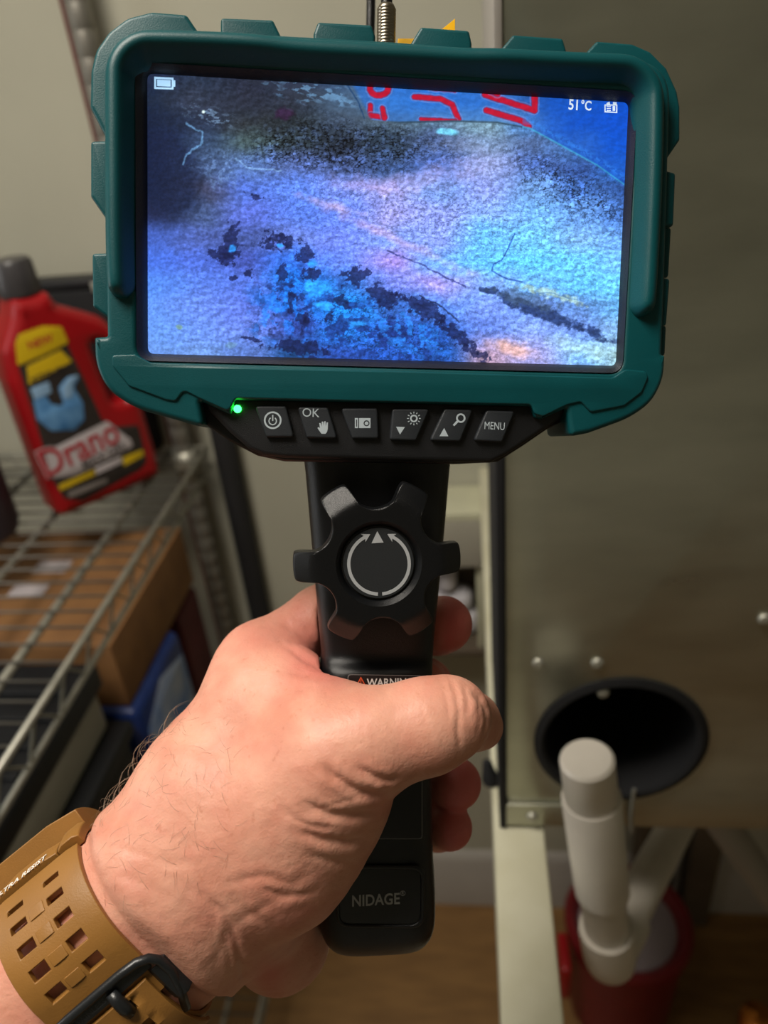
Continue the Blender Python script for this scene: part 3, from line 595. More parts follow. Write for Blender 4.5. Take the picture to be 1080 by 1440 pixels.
sicon([[(217, 108), (244, 109.5), (244, 126), (217, 125)], [(219.5, 111), (241.5, 112), (241.5, 123.5), (219.5, 122.5)][::-1]]); sicon([[(221, 112), (240, 113), (240, 122), (221, 121)]]); sicon([[(244, 113), (246.5, 113.2), (246.5, 122), (244, 122)]])
u, v = dv(807, 148.5); text('lettering', '51', u, v, .0002, .0040, SW, screen, FD, .00005, -.02, .85)
u, v = dv(824, 149.5); text('lettering', '\u00b0C', u, v, .0002, .0036, SW, screen, FD, .00005, -.02, .8)
sicon([[(850, 147), (868, 147), (868, 159), (850, 158)], [(851.5, 148.5), (866.5, 148.5), (866.5, 157.5), (851.5, 156.5)][::-1]], m_=SW)
for k in range(3): sicon([[(853, 149 + 3 * k), (859, 149 + 3 * k), (859, 150.2 + 3 * k), (853, 150.2 + 3 * k)]], m_=SW)
sicon([[(861.5, 149), (865, 149), (865, 156), (861.5, 156)]], m_=SW); sicon([[(853, 145), (857, 143), (858, 147), (853, 147)]], m_=SW); sicon([[(862, 143.5), (867, 144), (867, 147), (862, 147)]], m_=SW)
# --- body behind the screen, control panel
bk_ = dp([(185, 80), (902, 122), (880, 560), (186, 545)], -.004)
plate('rear_shell', [fillet(bk_, .006)], -.026, -.0015, .002, BLACKG, dev, FD)
pn = [(283, 556), (800, 568), (790, 588), (740, 622), (712, 640), (690, 651), (640, 650), (400, 644), (372, 641), (352, 633), (322, 607), (291, 575)]
plate('control_panel', [fillet(dp(pn, .0008), .0016, 5)], -.018, .0008, .0014, BLACK, dev, FD)
pn2 = [(275, 556), (812, 568), (806, 585), (770, 604), (735, 628), (700, 650), (640, 653), (400, 649), (362, 641), (322, 620), (290, 598), (276, 575)]
plate('panel_skirt', [fillet(dp(pn2, -.004), .002, 5)], -.019, -.004, .0012, BLACKG, dev, FD)
led = MB().loft(lathe([(.0001, .0010), (.0009, .0009), (.0011, .0004), (.0011, -.0005)][::-1], Vector((*dv(334, 575, .001), .0006)) - base, n=20)).build('status_light', None, dev)
GL = mat('green_led', '20ff40', .4, emit=16); led.data.materials.append(GL); led['label'] = 'small glowing green status light'
keys = [[(357, 570), (403, 570), (415, 616), (374, 616)], [(417, 571), (462, 572), (476, 618), (431, 617)], [(478, 573), (532, 573), (534, 618), (495, 618)], [(551, 574), (606, 574), (586, 621), (547, 620)], [(625, 574), (667, 575), (648, 622), (603, 621)], [(684, 576), (726, 577), (707, 623), (665, 621)]]
KL = ['key with a ringed power symbol', 'key marked OK with a raised hand', 'key with a camera symbol', 'key with a sun and a down triangle', 'key with a magnifier and an up triangle', 'key marked MENU']
kw = .0022; KO = []
for k, l in zip(keys, KL):
    c = np.mean(k, 0); k = [tuple(c + (np.array(p) - c) * .96) for p in k]
    o = plate('key', [fillet(dp(k, kw), .0009, 5)], .0, kw, .0006, KEY, dev, FD); o['label'] = l; KO.append(o)
def kic(i, polys, mt=INK): return plate('key_symbol', [dp(p, kw) for p in polys], kw - .00002, kw + .00006, .00001, mt, KO[i], FD, res=0, smooth=False)
kic(0, [circle(383.5, 591, 12.4, 40), circle(383.5, 591, 10, 40)[::-1]]); kic(0, [arcband(383.5, 592, 5.2, 1.6, -math.pi / 2 + .6, 1.5 * math.pi - .6)]); kic(0, [[(382.6, 583.5), (384.4, 583.5), (384.4, 592), (382.6, 592)]])
def ktext(i, s, px, py, size, sx=1.0, bold=.0): u, v = dv(px, py, kw); return text('lettering', s, u, v, kw + .0, size, INK, KO[i], FD, bold, -.035, sx)
ktext(1, 'OK', 437, 581, .0034, .98); ktext(5, 'MENU', 695.5, 599.5, .0031, .72)
kic(1, [fillet([(450, 602), (449, 595), (451, 595), (452.5, 600), (452.5, 593), (454.5, 593), (455.2, 599), (456, 592.5), (458, 592.5), (458, 599.5), (459.5, 594), (461.2, 594), (461, 603), (460, 607), (458, 610), (452, 610), (450, 607), (446.5, 602), (448, 600.5)], .0001, 2)])
kic(2, [fillet([(505, 588), (521, 588), (521, 602), (505, 602)], .0003, 3), circle(515.5, 595.3, 4.2, 20)[::-1]]); kic(2, [circle(515.5, 595.3, 2.6, 16)]); kic(2, [fillet([(499, 588), (503.6, 588), (503.6, 602), (499, 602)], .0003, 3), fillet([(500.8, 590), (502.2, 590), (502.2, 600), (500.8, 600)], .0001, 2)])
kic(3, [circle(582, 588.5, 5.4, 24), circle(582, 588.5, 3.2, 20)[::-1]])
for t in range(12):
    a = t * math.pi / 6; ca_, sa_ = math.cos(a), math.sin(a); kic(3, [[(582 + 7 * ca_ - .6 * sa_, 588.5 + 7 * sa_ + .6 * ca_), (582 + 9.6 * ca_ - .6 * sa_, 588.5 + 9.6 * sa_ + .6 * ca_), (582 + 9.6 * ca_ + .6 * sa_, 588.5 + 9.6 * sa_ - .6 * ca_), (582 + 7 * ca_ + .6 * sa_, 588.5 + 7 * sa_ - .6 * ca_)]])
kic(3, [[(557, 600), (569.5, 600.5), (562.5, 611)]]); kic(4, [[(618, 613.5), (630.5, 613.5), (624.5, 602)]])
kic(4, [circle(648, 588, 6.6, 28), circle(648, 588, 4.2, 24)[::-1]]); kic(4, [[(642.2, 591.5), (644.6, 593.5), (638.8, 599.5), (636.8, 597.5)]])
# --- handle
sec = [(612, 424, 640, -.0065), (640, 426, 637, -.0065), (660, 429, 634, -.0075), (700, 432.5, 631, -.0085), (800, 441, 622, -.0085), (850, 445.5, 617, -.0085), (900, 450, 612, -.0085), (917, 451.5, 611, -.0082), (926, 452, 610.5, -.0072), (935, 452, 610.5, -.0050), (944, 451, 610.5, -.0040), (970, 450, 610, -.0035), (1050, 449, 610, -.0035), (1150, 449, 610, -.0035), (1210, 449, 611, -.0035), (1245, 448, 614, -.0030), (1290, 448, 615, -.0030), (1310, 449, 614, -.0035), (1322, 453, 610, -.0045), (1329, 460, 602, -.0065), (1333, 474, 590, -.0095)]
rings = []
for (py, xl, xr, wf) in sec:
    e = max(0, (py - 1305) / 28) if py > 1305 else 0
    wb = -.036 + .006 * e * e; wm = (wf + wb) / 2
    ul, v_ = dv(xl, py, wf - .006); ur, v2 = dv(xr, py, wf - .006); uc = (ul + ur) / 2; hu = (ur - ul) / 2; hwd = (wf - wb) / 2
    if py == 1333: v_ = v_
    ring = []
    for k in range(64):
        t = 2 * math.pi * k / 64; ct, st = math.cos(t), math.sin(t); n_ = 4.2
        ring.append(Vector((uc + hu * math.copysign(abs(ct) ** (2 / n_), ct), v_, wm + hwd * math.copysign(abs(st) ** (2 / n_), st))) - base)
    rings.append(ring)
hb = MB().loft(rings); o = hb.build('handle', BLACKG, dev, auto=False); mdf = o.modifiers.new('s', 'SUBSURF'); mdf.levels = 1; mdf.render_levels = 2; handle = o
# badge
bw = -.0028
plate('badge_frame', [fillet(dp([(473, 1216), (598, 1217), (597, 1306), (473, 1304)], bw), .0042, 6), fillet(dp([(478, 1222), (592, 1223), (591, 1301), (478, 1300)], bw), .0034, 6)[::-1]], bw - .0012, bw + .0003, .00055, BLACKG, dev, FD)
bg = plate('badge', [fillet(dp([(478, 1222), (592, 1223), (591, 1301), (478, 1300)], bw), .0034, 6)], bw - .002, bw - .0002, .0001, mat('badge_black', '0d0d0f', .35, bump=.1, bscale=3000), dev, FD)
u, v = dv(528.5, 1266.5, bw); text('lettering', 'NIDAGE', u, v, bw - .00015, .0050, GREYINK, bg, FD, .00009, .015, .80, space=1.02)
u, v = dv(566.5, 1256.5, bw); text('lettering', 'R', u, v, bw - .00015, .0014, GREYINK, bg, FD, 0, 0, .9)
plate('lettering', [dp(circle(566.5, 1256.5, 3.6, 24), bw), dp(circle(566.5, 1256.5, 3.0, 24), bw)[::-1]], bw - .0002, bw - .0001, .00001, GREYINK, bg, FD, res=0)
# warning sticker
ww = -.0034
stk = plate('warning_sticker', [fillet(dp([(489, 948), (594, 950), (594, 1180), (486, 1180)], ww), .001, 3)], ww - .0006, ww, .0001, BLACKG, dev, FD, res=1)
plate('sticker_border', [fillet(dp([(489, 948), (594, 950), (594, 1180), (486, 1180)], ww), .001, 3), fillet(dp([(490, 949), (593, 951), (593, 1179), (487, 1179)], ww), .001, 3)[::-1]], ww, ww + .00005, .00001, mat('sticker_line', '6d6d6d', .5), stk, FD, res=0)
ORG = mat('orange_print', 'd9552b', .5)
plate('warning_triangle', [dp([(500, 965), (507.5, 951.5), (515, 965)], ww), dp([(502.3, 963.5), (507.5, 954.5), (512.7, 963.5)], ww)[::-1]], ww, ww + .00006, .00001, ORG, stk, FD, res=0)
plate('warning_triangle', [dp([(506.9, 956.5), (508.1, 956.5), (508, 961.5), (507, 961.5)], ww)], ww, ww + .00006, .00001, ORG, stk, FD, res=0)
u, v = dv(549, 960, ww); text('lettering', 'WARNING', u, v, ww, .0033, mat('white_print', 'd5d5d2', .5), stk, FD, .00006, 0, .88)
# --- thumb wheel
wc = (533, 793); WT = .0075; c0 = Vector(dv(*wc, WT)); s_ = (Vector(dv(533 + 118, 793, WT)) - c0).length / 118
offs = math.radians(3.5)
lobe = []
def Rad(th):
    a = (th - offs) % (math.pi / 3); a = min(a, math.pi / 3 - a)          # angle from nearest lobe axis
    tip = 119.
    al = math.radians(12.4)
    if a <= al: return tip - 5 * max(0, (a / al) ** 6)
    # distance to the concave arc round the valley centre
    rc, rr = 114., 37.
    b = math.pi / 6 - a; disc = rr * rr - (rc * math.sin(b)) ** 2
    if disc < 0: return tip - 5
    return min(tip - 5, rc * math.cos(b) - math.sqrt(disc))
NT = 360; angs = [2 * math.pi * k / NT for k in range(NT)]; Rs = [Rad(t) for t in angs]
Rsm = [sum(Rs[(k + j) % NT] * w_ for j, w_ in zip(range(-2, 3), (1, 2, 3, 2, 1))) / 9 for k in range(NT)]
def hgt(r):
    if r < 60: return -.0022 * min(1, (60 - r) / 8) if r < 60 else 0
    if r <= 91: return 0
    return -.0036 * min(1, (r - 91) / 26)
rings = []
def wring(fr, inset, drop):
    out = []
    for t, R in zip(angs, Rsm):
        r = fr if fr <= 62 else 62 + (R - inset - 62) * ((fr - 62) / 38.)
        h = hgt(r) - drop; out.append(Vector((c0.x + s_ * r * math.cos(t), c0.y + s_ * r * math.sin(t), WT + h)) - base)
    return out
for fr in (50, 52, 54, 57, 60, 62, 65, 69, 74, 79, 84, 88, 92, 96, 100): rings.append(wring(fr, 3.0, 0))
rings += [wring(100, 1.4, .0001), wring(100, .4, .0004), wring(100, 0, .0009), wring(100, -.5, .0045), wring(100, 1, .0055), wring(62, 0, .0062)]
MB().loft(rings, cap=False).build('thumb_wheel', BLACKG, dev, auto=True)
wheel = dev.children[-1] if False else bpy.data.objects['thumb_wheel']
MB().loft(lathe([(.0001, -.0006), (s_ * 49.3, -.0006), (s_ * 49.6, -.0009), (s_ * 49.8, -.002), (s_ * 52, -.010), (s_ * 44, -.018)][::-1], Vector((*c0, WT - .0008)) - base, n=72)).build('wheel_disc', DISC, dev)
wd = bpy.data.objects['wheel_disc']; dw = WT - .00135
def wic(polys): return plate('arrow_mark', [dp(p, dw) for p in polys], dw - .00003, dw + .00006, .00001, GREYINK, wd, FD, res=0, smooth=False)
GREYINK = mat('wheel_print', 'a6a9ac', .55); x_, y_ = 533, 793
r_ = 42.5
wic([arcband(x_, y_, r_, 4.6, math.radians(92), math.radians(243))]); wic([arcband(x_, y_, r_, 4.6, math.radians(-64), math.radians(84))])
for a, sgn in ((math.radians(241), 1), (math.radians(-62), -1)):
    t = (-math.sin(a) * sgn, math.cos(a) * sgn); nn = (math.cos(a), math.sin(a)); p = (x_ + r_ * nn[0], y_ + r_ * nn[1])
    wic([[(p[0] + 6.5 * nn[0] - t[0] * 2, p[1] + 6.5 * nn[1] - t[1] * 2), (p[0] + 9.5 * t[0], p[1] + 9.5 * t[1]), (p[0] - 6.5 * nn[0] - t[0] * 2, p[1] - 6.5 * nn[1] - t[1] * 2), (p[0] + t[0] * 1.5, p[1] + t[1] * 1.5)]])
wic([fillet([(530.5, 747), (539.5, 763), (522.5, 764)], .0001, 2)])
# --- socket, probe cable and yellow tag on top
tc_ = Vector((*dv(543, 55, -.011), -.011)); up_ = Vector((0, 1, 0)); rd_ = (Vector(dv(556.5, 40, -.011)) - Vector(dv(530, 40, -.011))).length / 2
prof = []; h = -.004; top_h = (Vector(dv(543, 8, -.011)) - Vector(tc_[:2])).length
while h < top_h - .0012:
    prof += [(rd_ * .93, h), (rd_ * 1.0, h + .00028), (rd_ * 1.0, h + .0006), (rd_ * .93, h + .00085)]; h += .00088
prof += [(rd_ * .93, h), (rd_ * .8, top_h), (rd_ * .55, top_h)]
MB().loft(lathe(prof, tc_ - base, up_, 32)).build('spring_socket', mat('spring_steel', '9c9484', .3, metal=1), dev, auto=False)
pr = [tc_ + up_ * t for t in np.linspace(top_h - .002, top_h + .06, 6)] + [tc_ + Vector((.0, top_h + .06 + .03 * math.sin(a), -.03 + .03 * math.cos(a))) for a in np.linspace(.2, math.pi, 10)] + [tc_ + Vector((0, top_h + .03, -.062)), tc_ + Vector((0, top_h - .02, -.068))]
MB().sweep([p - base for p in pr], rd_ * .60, 16).build('probe_cable', BLACKG, dev)
YT = mat('yellow_tag', 'f0b400', .5)
o = plate('yellow_tag', [dp([(560, 54), (605, 54), (640, 26), (640, 90), (560, 90)], -.0185)], -.0200, -.0185, .0001, YT, dev, FD, res=1); o['label'] = 'yellow warning tag behind the bumper'
# ================================================================ THE HAND, AS ONE SMOOTH SURFACE
def cp(px, py, d): return np.array([(px - CX) / F * d, -(py - CY) / F * d, -d])       # camera axes, millimetres
VS = .7
lo = np.array([-185., -215., -300.]); hi = np.array([48., -8., -150.])
dims = np.ceil((hi - lo) / VS).astype(int); field = np.full(dims, 40., np.float32)
axs = [lo[i] + VS * np.arange(dims[i]) for i in range(3)]
def cone(a, b, k=6.):                                     # a, b = (px, py, depth mm, radius px)
    global field
    A_, B_ = cp(*a[:3]), cp(*b[:3]); ra, rb_ = a[3] * a[2] / F, b[3] * b[2] / F
    mnn = np.minimum(A_ - ra, B_ - rb_) - 14; mxx = np.maximum(A_ + ra, B_ + rb_) + 14
    i0 = np.clip(((mnn - lo) / VS).astype(int), 0, dims); i1 = np.clip(((mxx - lo) / VS).astype(int) + 1, 0, dims)
    if np.any(i1 <= i0): return
    sl = tuple(slice(i0[i], i1[i]) for i in range(3))
    X, Y, Z = np.meshgrid(*[axs[i][sl[i]].astype(np.float32) for i in range(3)], indexing='ij')
    ab = B_ - A_; L2 = ab @ ab
    t = np.clip(((X - A_[0]) * ab[0] + (Y - A_[1]) * ab[1] + (Z - A_[2]) * ab[2]) / max(L2, 1e-6), 0, 1)
    d = np.sqrt((X - A_[0] - t * ab[0]) ** 2 + (Y - A_[1] - t * ab[1]) ** 2 + (Z - A_[2] - t * ab[2]) ** 2) - (ra + (rb_ - ra) * t)
    f0 = field[sl]; h = np.clip(.5 + .5 * (f0 - d) / k, 0, 1); field[sl] = f0 * (1 - h) + d * h - k * h * (1 - h)
# wrist and forearm
for a, b in (((200, 1243, 232, 98), (-60, 1480, 222, 92)), ((250, 1306, 236, 102), (0, 1505, 226, 104)), ((-60, 1480, 222, 92), (-380, 1760, 205, 125)), ((0, 1505, 226, 104), (-340, 1790, 210, 130))): cone(a, b, 10)
# heel of the hand, thenar, back of the hand
cone((200, 1243, 232, 98), (300, 1110, 236, 92), 12); cone((250, 1306, 236, 104), (330, 1240, 238, 100), 12)
cone((270, 1120, 240, 66), (366, 928, 256, 44), 10)
cone((300, 1110, 236, 88), (372, 1010, 248, 60), 12)
cone((330, 1240, 238, 100), (395, 1318, 258, 60), 6); cone((392, 1322, 258, 60), (396, 1270, 262, 56), 10)
cone((240, 1250, 230, 100), (400, 1180, 230, 90), 12); cone((400, 1180, 230, 92), (462, 1100, 226, 86), 10); cone((400, 1205, 231, 90), (448, 1128, 229, 92), 8)
cone((330, 1170, 230, 95), (470, 1055, 220, 78), 12)
# filling behind, knuckles of the other fingers
cone((340, 1000, 266, 44), (350, 1250, 262, 58), 12); cone((372, 1020, 256, 55), (390, 1240, 254, 60), 12)
# thumb
cone((470, 1062, 220, 76), (520, 1042, 219, 70), 6); cone((520, 1042, 219, 70), (600, 1021, 220, 63), 5); cone((600, 1020, 220, 62.5), (632, 1009, 221, 57), 5)
cone((632, 1008, 222, 54), (662, 1014, 238, 42), 2); cone((660, 1015, 236, 39), (674, 1021, 242, 33.5), 1.5)
# web between thumb and index
cone((500, 1030, 229, 48), (408, 962, 244, 46), 7); cone((405, 962, 244, 46), (352, 940, 250, 48), 8); cone((440, 1020, 230, 60), (360, 990, 240, 60), 12)
# index finger
cone((364, 922, 257, 43), (455, 869, 268, 44), 7); cone((455, 869, 268, 44), (560, 872, 288, 40), 5); cone((560, 872, 288, 40), (615, 880, 282, 38), 4); cone((615, 880, 282, 38), (624, 878, 264, 40), 4)
# middle, ring, little
for mc, pts in (((345, 990, 274, 44), ((450, 975, 284, 40), (560, 965, 286, 36), (600, 962, 282, 34), (597, 962, 268, 31))), ((345, 1075, 276, 44), ((450, 1085, 288, 38), (570, 1098, 290, 35), (628, 1101, 286, 34), (640, 1102, 266, 36.5))), ((355, 1150, 274, 40), ((450, 1155, 286, 34), (560, 1162, 288, 31), (616, 1164, 284, 30), (632, 1163, 266, 32)))):
    cone(mc, pts[0], 5)
    for a, b in zip(pts, pts[1:]): cone(a, b, 2.5)
# flesh yields to the handle: cut the handle's own section out, a hair larger
X, Y, Z = np.meshgrid(*[a.astype(np.float32) for a in axs], indexing='ij')
dc = np.array(DT) * 1000
Xr, Yr, Zr = X - dc[0], Y - dc[1], Z - dc[2]
U = Xr * r1[0] + Yr * r1[1] + Zr * r1[2]; V = Xr * r2[0] + Yr * r2[1] + Zr * r2[2]; W = Xr * r3[0] + Yr * r3[1] + Zr * r3[2]
del X, Y, Z, Xr, Yr, Zr
sv = []; 
for (py, xl, xr, wf) in sec:
    ul, v_ = dv(xl, py, wf - .006); ur, _v = dv(xr, py, wf - .006); sv.append((v_ * 1000, (ul + ur) * 500, (ur - ul) * 500, wf * 1000))
sv = sorted(sv); vv = [s[0] for s in sv]
UC = np.interp(V, vv, [s[1] for s in sv]).astype(np.float32); HU = np.interp(V, vv, [s[2] for s in sv]).astype(np.float32); WF = np.interp(V, vv, [s[3] for s in sv]).astype(np.float32)
qx = np.abs(U - UC) - HU; wm_ = (WF - 36) / 2; qz = np.abs(W - wm_) - (WF + 36) / 2; rr_ = 4.5
bx_ = np.sqrt(np.maximum(qx + rr_, 0) ** 2 + np.maximum(qz + rr_, 0) ** 2) + np.minimum(np.maximum(qx + rr_, qz + rr_), 0) - rr_
bx_ = np.maximum(bx_, vv[0] - V)
cut = .3 - bx_; k = 1.2; h = np.clip(.5 - .5 * (field - cut) / k, 0, 1); field = (field * (1 - h) + cut * h + k * h * (1 - h)).astype(np.float32)
Wc = (cp(200, 1243, 232) + cp(250, 1306, 236)) / 2; Wa = (cp(-60, 1480, 222) + cp(0, 1505, 226)) / 2 - Wc; Wa /= np.linalg.norm(Wa)
E1 = cp(250, 1306, 236) - cp(200, 1243, 232); E1 -= Wa * (E1 @ Wa); FL = np.linalg.norm(E1) / 2; E1 /= 2 * FL; E2 = np.cross(Wa, E1)
i1 = np.clip(((cp(330, 1100, 230) - lo) / VS).astype(int), 0, dims)[0]
X, Y, Z = np.meshgrid(*[a.astype(np.float32) for a in (axs[0][:i1], axs[1], axs[2])], indexing='ij')
X -= Wc[0]; Y -= Wc[1]; Z -= Wc[2]; Aa = X * Wa[0] + Y * Wa[1] + Z * Wa[2]; P1 = np.abs(X * E1[0] + Y * E1[1] + Z * E1[2]); P2 = X * E2[0] + Y * E2[1] + Z * E2[2]
sd = np.sqrt(np.maximum(P1 - FL, 0) ** 2 + P2 ** 2) - 22.1 - np.maximum(0, .5 - Aa) * .9 - np.maximum(0, Aa - 33) * .5
sd = np.where((Aa < -30) | (Aa > 60), -50, sd); f0 = field[:i1]; h = np.clip(.5 + .5 * (sd - f0) / 2., 0, 1); field[:i1] = f0 * (1 - h) + sd * h + 2. * h * (1 - h)
del X, Y, Z, Aa, P1, P2, sd, f0
del U, V, W, UC, HU, WF, qx, qz, bx_, cut, h
# flat end of the forearm, well outside the frame
field[0] = 5; field[:, 0] = 5; field[:, :, 0] = 5; field[-1] = 5; field[:, -1] = 5; field[:, :, -1] = 5
def surface_nets(f):
    s = f < 0; nx, ny, nz = f.shape
    cs = np.zeros((nx - 1, ny - 1, nz - 1), np.uint8)
    for i in (0, 1):
        for j in (0, 1):
            for k in (0, 1): cs += s[i:nx - 1 + i, j:ny - 1 + j, k:nz - 1 + k]
    act = np.argwhere((cs > 0) & (cs < 8)); idx = -np.ones(cs.shape, np.int32); idx[tuple(act.T)] = np.arange(len(act))
    acc = np.zeros((len(act), 3)); cnt = np.zeros(len(act))
    corners = [(i, j, k) for i in (0, 1) for j in (0, 1) for k in (0, 1)]
    val = {c: f[act[:, 0] + c[0], act[:, 1] + c[1], act[:, 2] + c[2]] for c in corners}
    for a in corners:
        for d in range(3):
            if a[d]: continue
            b = list(a); b[d] = 1; b = tuple(b); fa, fb = val[a], val[b]; m = (fa < 0) != (fb < 0)
            t = np.where(m, fa / np.where(m, fa - fb, 1), 0); p = np.array(a, float)[None].repeat(len(act), 0); p[:, d] += t
            acc[m] += p[m]; cnt[m] += 1
    V = act + acc / cnt[:, None]; Q = []
    for d in range(3):
        e = [slice(1, -1)] * 3; e[d] = slice(0, f.shape[d] - 1); e2 = list(e); e2[d] = slice(1, f.shape[d])
        sa, sb = s[tuple(e)], s[tuple(e2)]; ed = np.argwhere(sa != sb)
        off = np.array([1, 1, 1]); off[d] = 0; ed = ed + off; flip = s[tuple(ed.T)]
        u, v = (d + 1) % 3, (d + 2) % 3; q = []
        for (du, dv2) in ((-1, -1), (0, -1), (0, 0), (-1, 0)):
            c = ed.copy(); c[:, u] += du; c[:, v] += dv2; q.append(idx[tuple(c.T)])
        q = np.stack(q, 1); q[~flip] = q[~flip][:, ::-1]; Q.append(q)
    return V, np.concatenate(Q)
HV, HQ = surface_nets(field); HV = lo + HV * VS; del field
ek = np.concatenate([HQ[:, [0, 1]], HQ[:, [1, 2]], HQ[:, [2, 3]], HQ[:, [3, 0]]])
def relax(V, it, lam):
    n = len(V); deg = np.bincount(ek[:, 0], minlength=n) + np.bincount(ek[:, 1], minlength=n)
    for k in range(it):
        l = lam if k % 2 == 0 else -lam * .98
        S = np.stack([np.bincount(ek[:, 0], V[ek[:, 1], c], n) + np.bincount(ek[:, 1], V[ek[:, 0], c], n) for c in range(3)], 1) / deg[:, None]
        V = V + l * (S - V)
    return V
HV = relax(HV, 8, .6)
def vnorm(V):
    n = np.cross(V[HQ[:, 2]] - V[HQ[:, 0]], V[HQ[:, 3]] - V[HQ[:, 1]]); N = np.zeros_like(V)
    for c in range(4): 
        for a in range(3): N[:, a] += np.bincount(HQ[:, c], n[:, a], len(V))
    return N / np.maximum(np.linalg.norm(N, axis=1, keepdims=True), 1e-9)
HN = vnorm(HV)
hx_, hy_ = CX - F * HV[:, 0] / HV[:, 2], CY + F * HV[:, 1] / HV[:, 2]
front = np.clip((HN * -HV / np.linalg.norm(HV, axis=1, keepdims=True)).sum(1) * 3, 0, 1)
dsp = np.zeros(len(HV)); red_ = np.zeros(len(HV))
def crease(pts, depth, wd, rag=1.5):
    global dsp
    xx = hx_ + rag * (fbm(hx_ / 9, hy_ / 9, 5) - .5) * 2; yy = hy_ + rag * (fbm(hx_ / 9, hy_ / 9, 6) - .5) * 2; d = np.full(len(xx), 1e9); tt = np.zeros(len(xx))
    pts = [Vector((*p, 0)) for p in pts]; n = len(pts) - 1
    for i in range(n):
        (x0, y0, _), (x1, y1, _) = pts[i], pts[i + 1]; dx, dy = x1 - x0, y1 - y0; t = np.clip(((xx - x0) * dx + (yy - y0) * dy) / (dx * dx + dy * dy), 0, 1); e = np.hypot(xx - x0 - t * dx, yy - y0 - t * dy)
        m = e < d; d[m] = e[m]; tt[m] = ((i + t) / n)[m]
    fade = np.clip(np.minimum(tt, 1 - tt) * 5 + .25, 0, 1)
    dsp -= front * fade * depth * (np.exp(-(d / wd) ** 2) - .35 * np.exp(-((d - wd * 2.2) / (wd * 1.4)) ** 2))
# thumb joint and tip fold
crease([(632, 953), (641, 975), (646, 1000), (644, 1030), (648, 1055)], .32, 4); crease([(652, 962), (658, 985), (655, 1010)], .25, 4); crease([(660, 964), (672, 985), (676, 1010), (671, 1035)], .3, 4); crease([(671, 974), (683, 995), (686, 1015), (681, 1035)], .7, 4.5); crease([(622, 957), (630, 985), (632, 1010)], .15, 4)
# thumb base folds
crease([(560, 1095), (545, 1098), (525, 1092), (505, 1080)], .7, 5); crease([(543, 1117), (525, 1120), (500, 1112), (470, 1092), (455, 1078)], .9, 6); crease([(532, 1140), (500, 1148), (465, 1146), (430, 1132)], .8, 6)
crease([(520, 1180), (490, 1185), (455, 1182), (420, 1168)], .75, 6); crease([(500, 1215), (465, 1212), (435, 1200)], .35, 5); crease([(470, 1165), (430, 1160), (395, 1140)], .3, 4)
for k in range(9): x0 = 395 + 14 * k; crease([(x0, 1075 - 4 * k + 60), (x0 + 22, 1085 - 4 * k + 58), (x0 + 48, 1086 - 5 * k + 60)], .16, 3)
# web folds
crease([(392, 872), (418, 888), (448, 912), (470, 935)], .35, 5); crease([(395, 905), (430, 925), (470, 945), (482, 950)], .3, 4); crease([(415, 920), (445, 940), (478, 952)], .3, 4); crease([(400, 945), (440, 950), (480, 958)], .2, 4)
# wrist folds
crease([(300, 1268), (318, 1290), (330, 1320), (338, 1350), (346, 1388)], .45, 5); crease([(325, 1262), (350, 1285), (380, 1300), (400, 1320)], .22, 6); crease([(370, 1250), (400, 1262), (440, 1255)], .4, 5); crease([(330, 1240), (370, 1232), (410, 1245)], .3, 6)
crease([(312, 1300), (322, 1340), (328, 1385)], .22, 4); crease([(280, 1250), (300, 1275), (305, 1300)], .3, 6); crease([(150, 1190), (190, 1200), (240, 1215), (290, 1215)], .15, 6); crease([(130, 1230), (180, 1235), (235, 1260)], .15, 6)
crease([(300, 1360), (330, 1300), (372, 1275), (410, 1252), (440, 1215)], .2, 7, 4)
dsp += ((fbm(hx_ / 28, hy_ / 22, 31, 4) - .5) * .42 + (fbm((hx_ + hy_) / 16, (hx_ - hy_) / 6, 33, 3) - .5) * .10) * np.clip((640 - hx_) / 150, .25, 1)
al_ = (HV - Wc) @ Wa; dsp *= np.clip((-al_ + 1) / 8, 0, 1)
HV = HV + HN * dsp[:, None]
# colour of the skin itself: redder at fingertips, knuckle and web
def spot(px, py, r, k): 
    global red_
    red_ += k * np.exp(-((hx_ - px) ** 2 + (hy_ - py) ** 2) / r ** 2)
dep = -HV[:, 2]
red_ += np.clip((hx_ - 600) / 30, 0, 1) * np.clip((dep - 242) / 8, 0, 1) * .95
spot(345, 890, 50, .25); spot(440, 925, 42, .5); spot(415, 870, 40, .3); spot(470, 945, 22, .3); spot(380, 1370, 28, .55); spot(430, 1290, 40, .3); spot(335, 1310, 35, .2); spot(530, 1130, 25, .25)
red_ += (fbm(hx_ / 30, hy_ / 30, 51, 3) - .5) * .35
cw = (RW @ (HV.T / 1000)).T + CAM
wr = np.array(P(250, 1290, .236)); 
me = bpy.data.meshes.new('hand'); nv = len(cw); me.vertices.add(nv); me.vertices.foreach_set('co', (cw - wr).astype('f').ravel())
q = HQ.astype('i'); me.loops.add(q.size); me.loops.foreach_set('vertex_index', q.ravel()); me.polygons.add(len(q)); me.polygons.foreach_set('loop_start', np.arange(0, q.size, 4, dtype='i')); me.update(calc_edges=True)
ra_ = me.attributes.new('redness', 'FLOAT', 'POINT'); ra_.data.foreach_set('value', np.clip(red_, 0, 1).astype('f'))
SK = bpy.data.materials.new('skin'); SK.use_nodes = True; nt = SK.node_tree; N = nt.nodes; L = nt.links; b_ = N['Principled BSDF']
at = N.new('ShaderNodeAttribute'); at.attribute_name = 'redness'; tc = N.new('ShaderNodeTexCoord')
n1 = N.new('ShaderNodeTexNoise'); n1.inputs['Scale'].default_value = 70; n1.inputs['Detail'].default_value = 7; L.new(tc.outputs['Object'], n1.inputs[0])
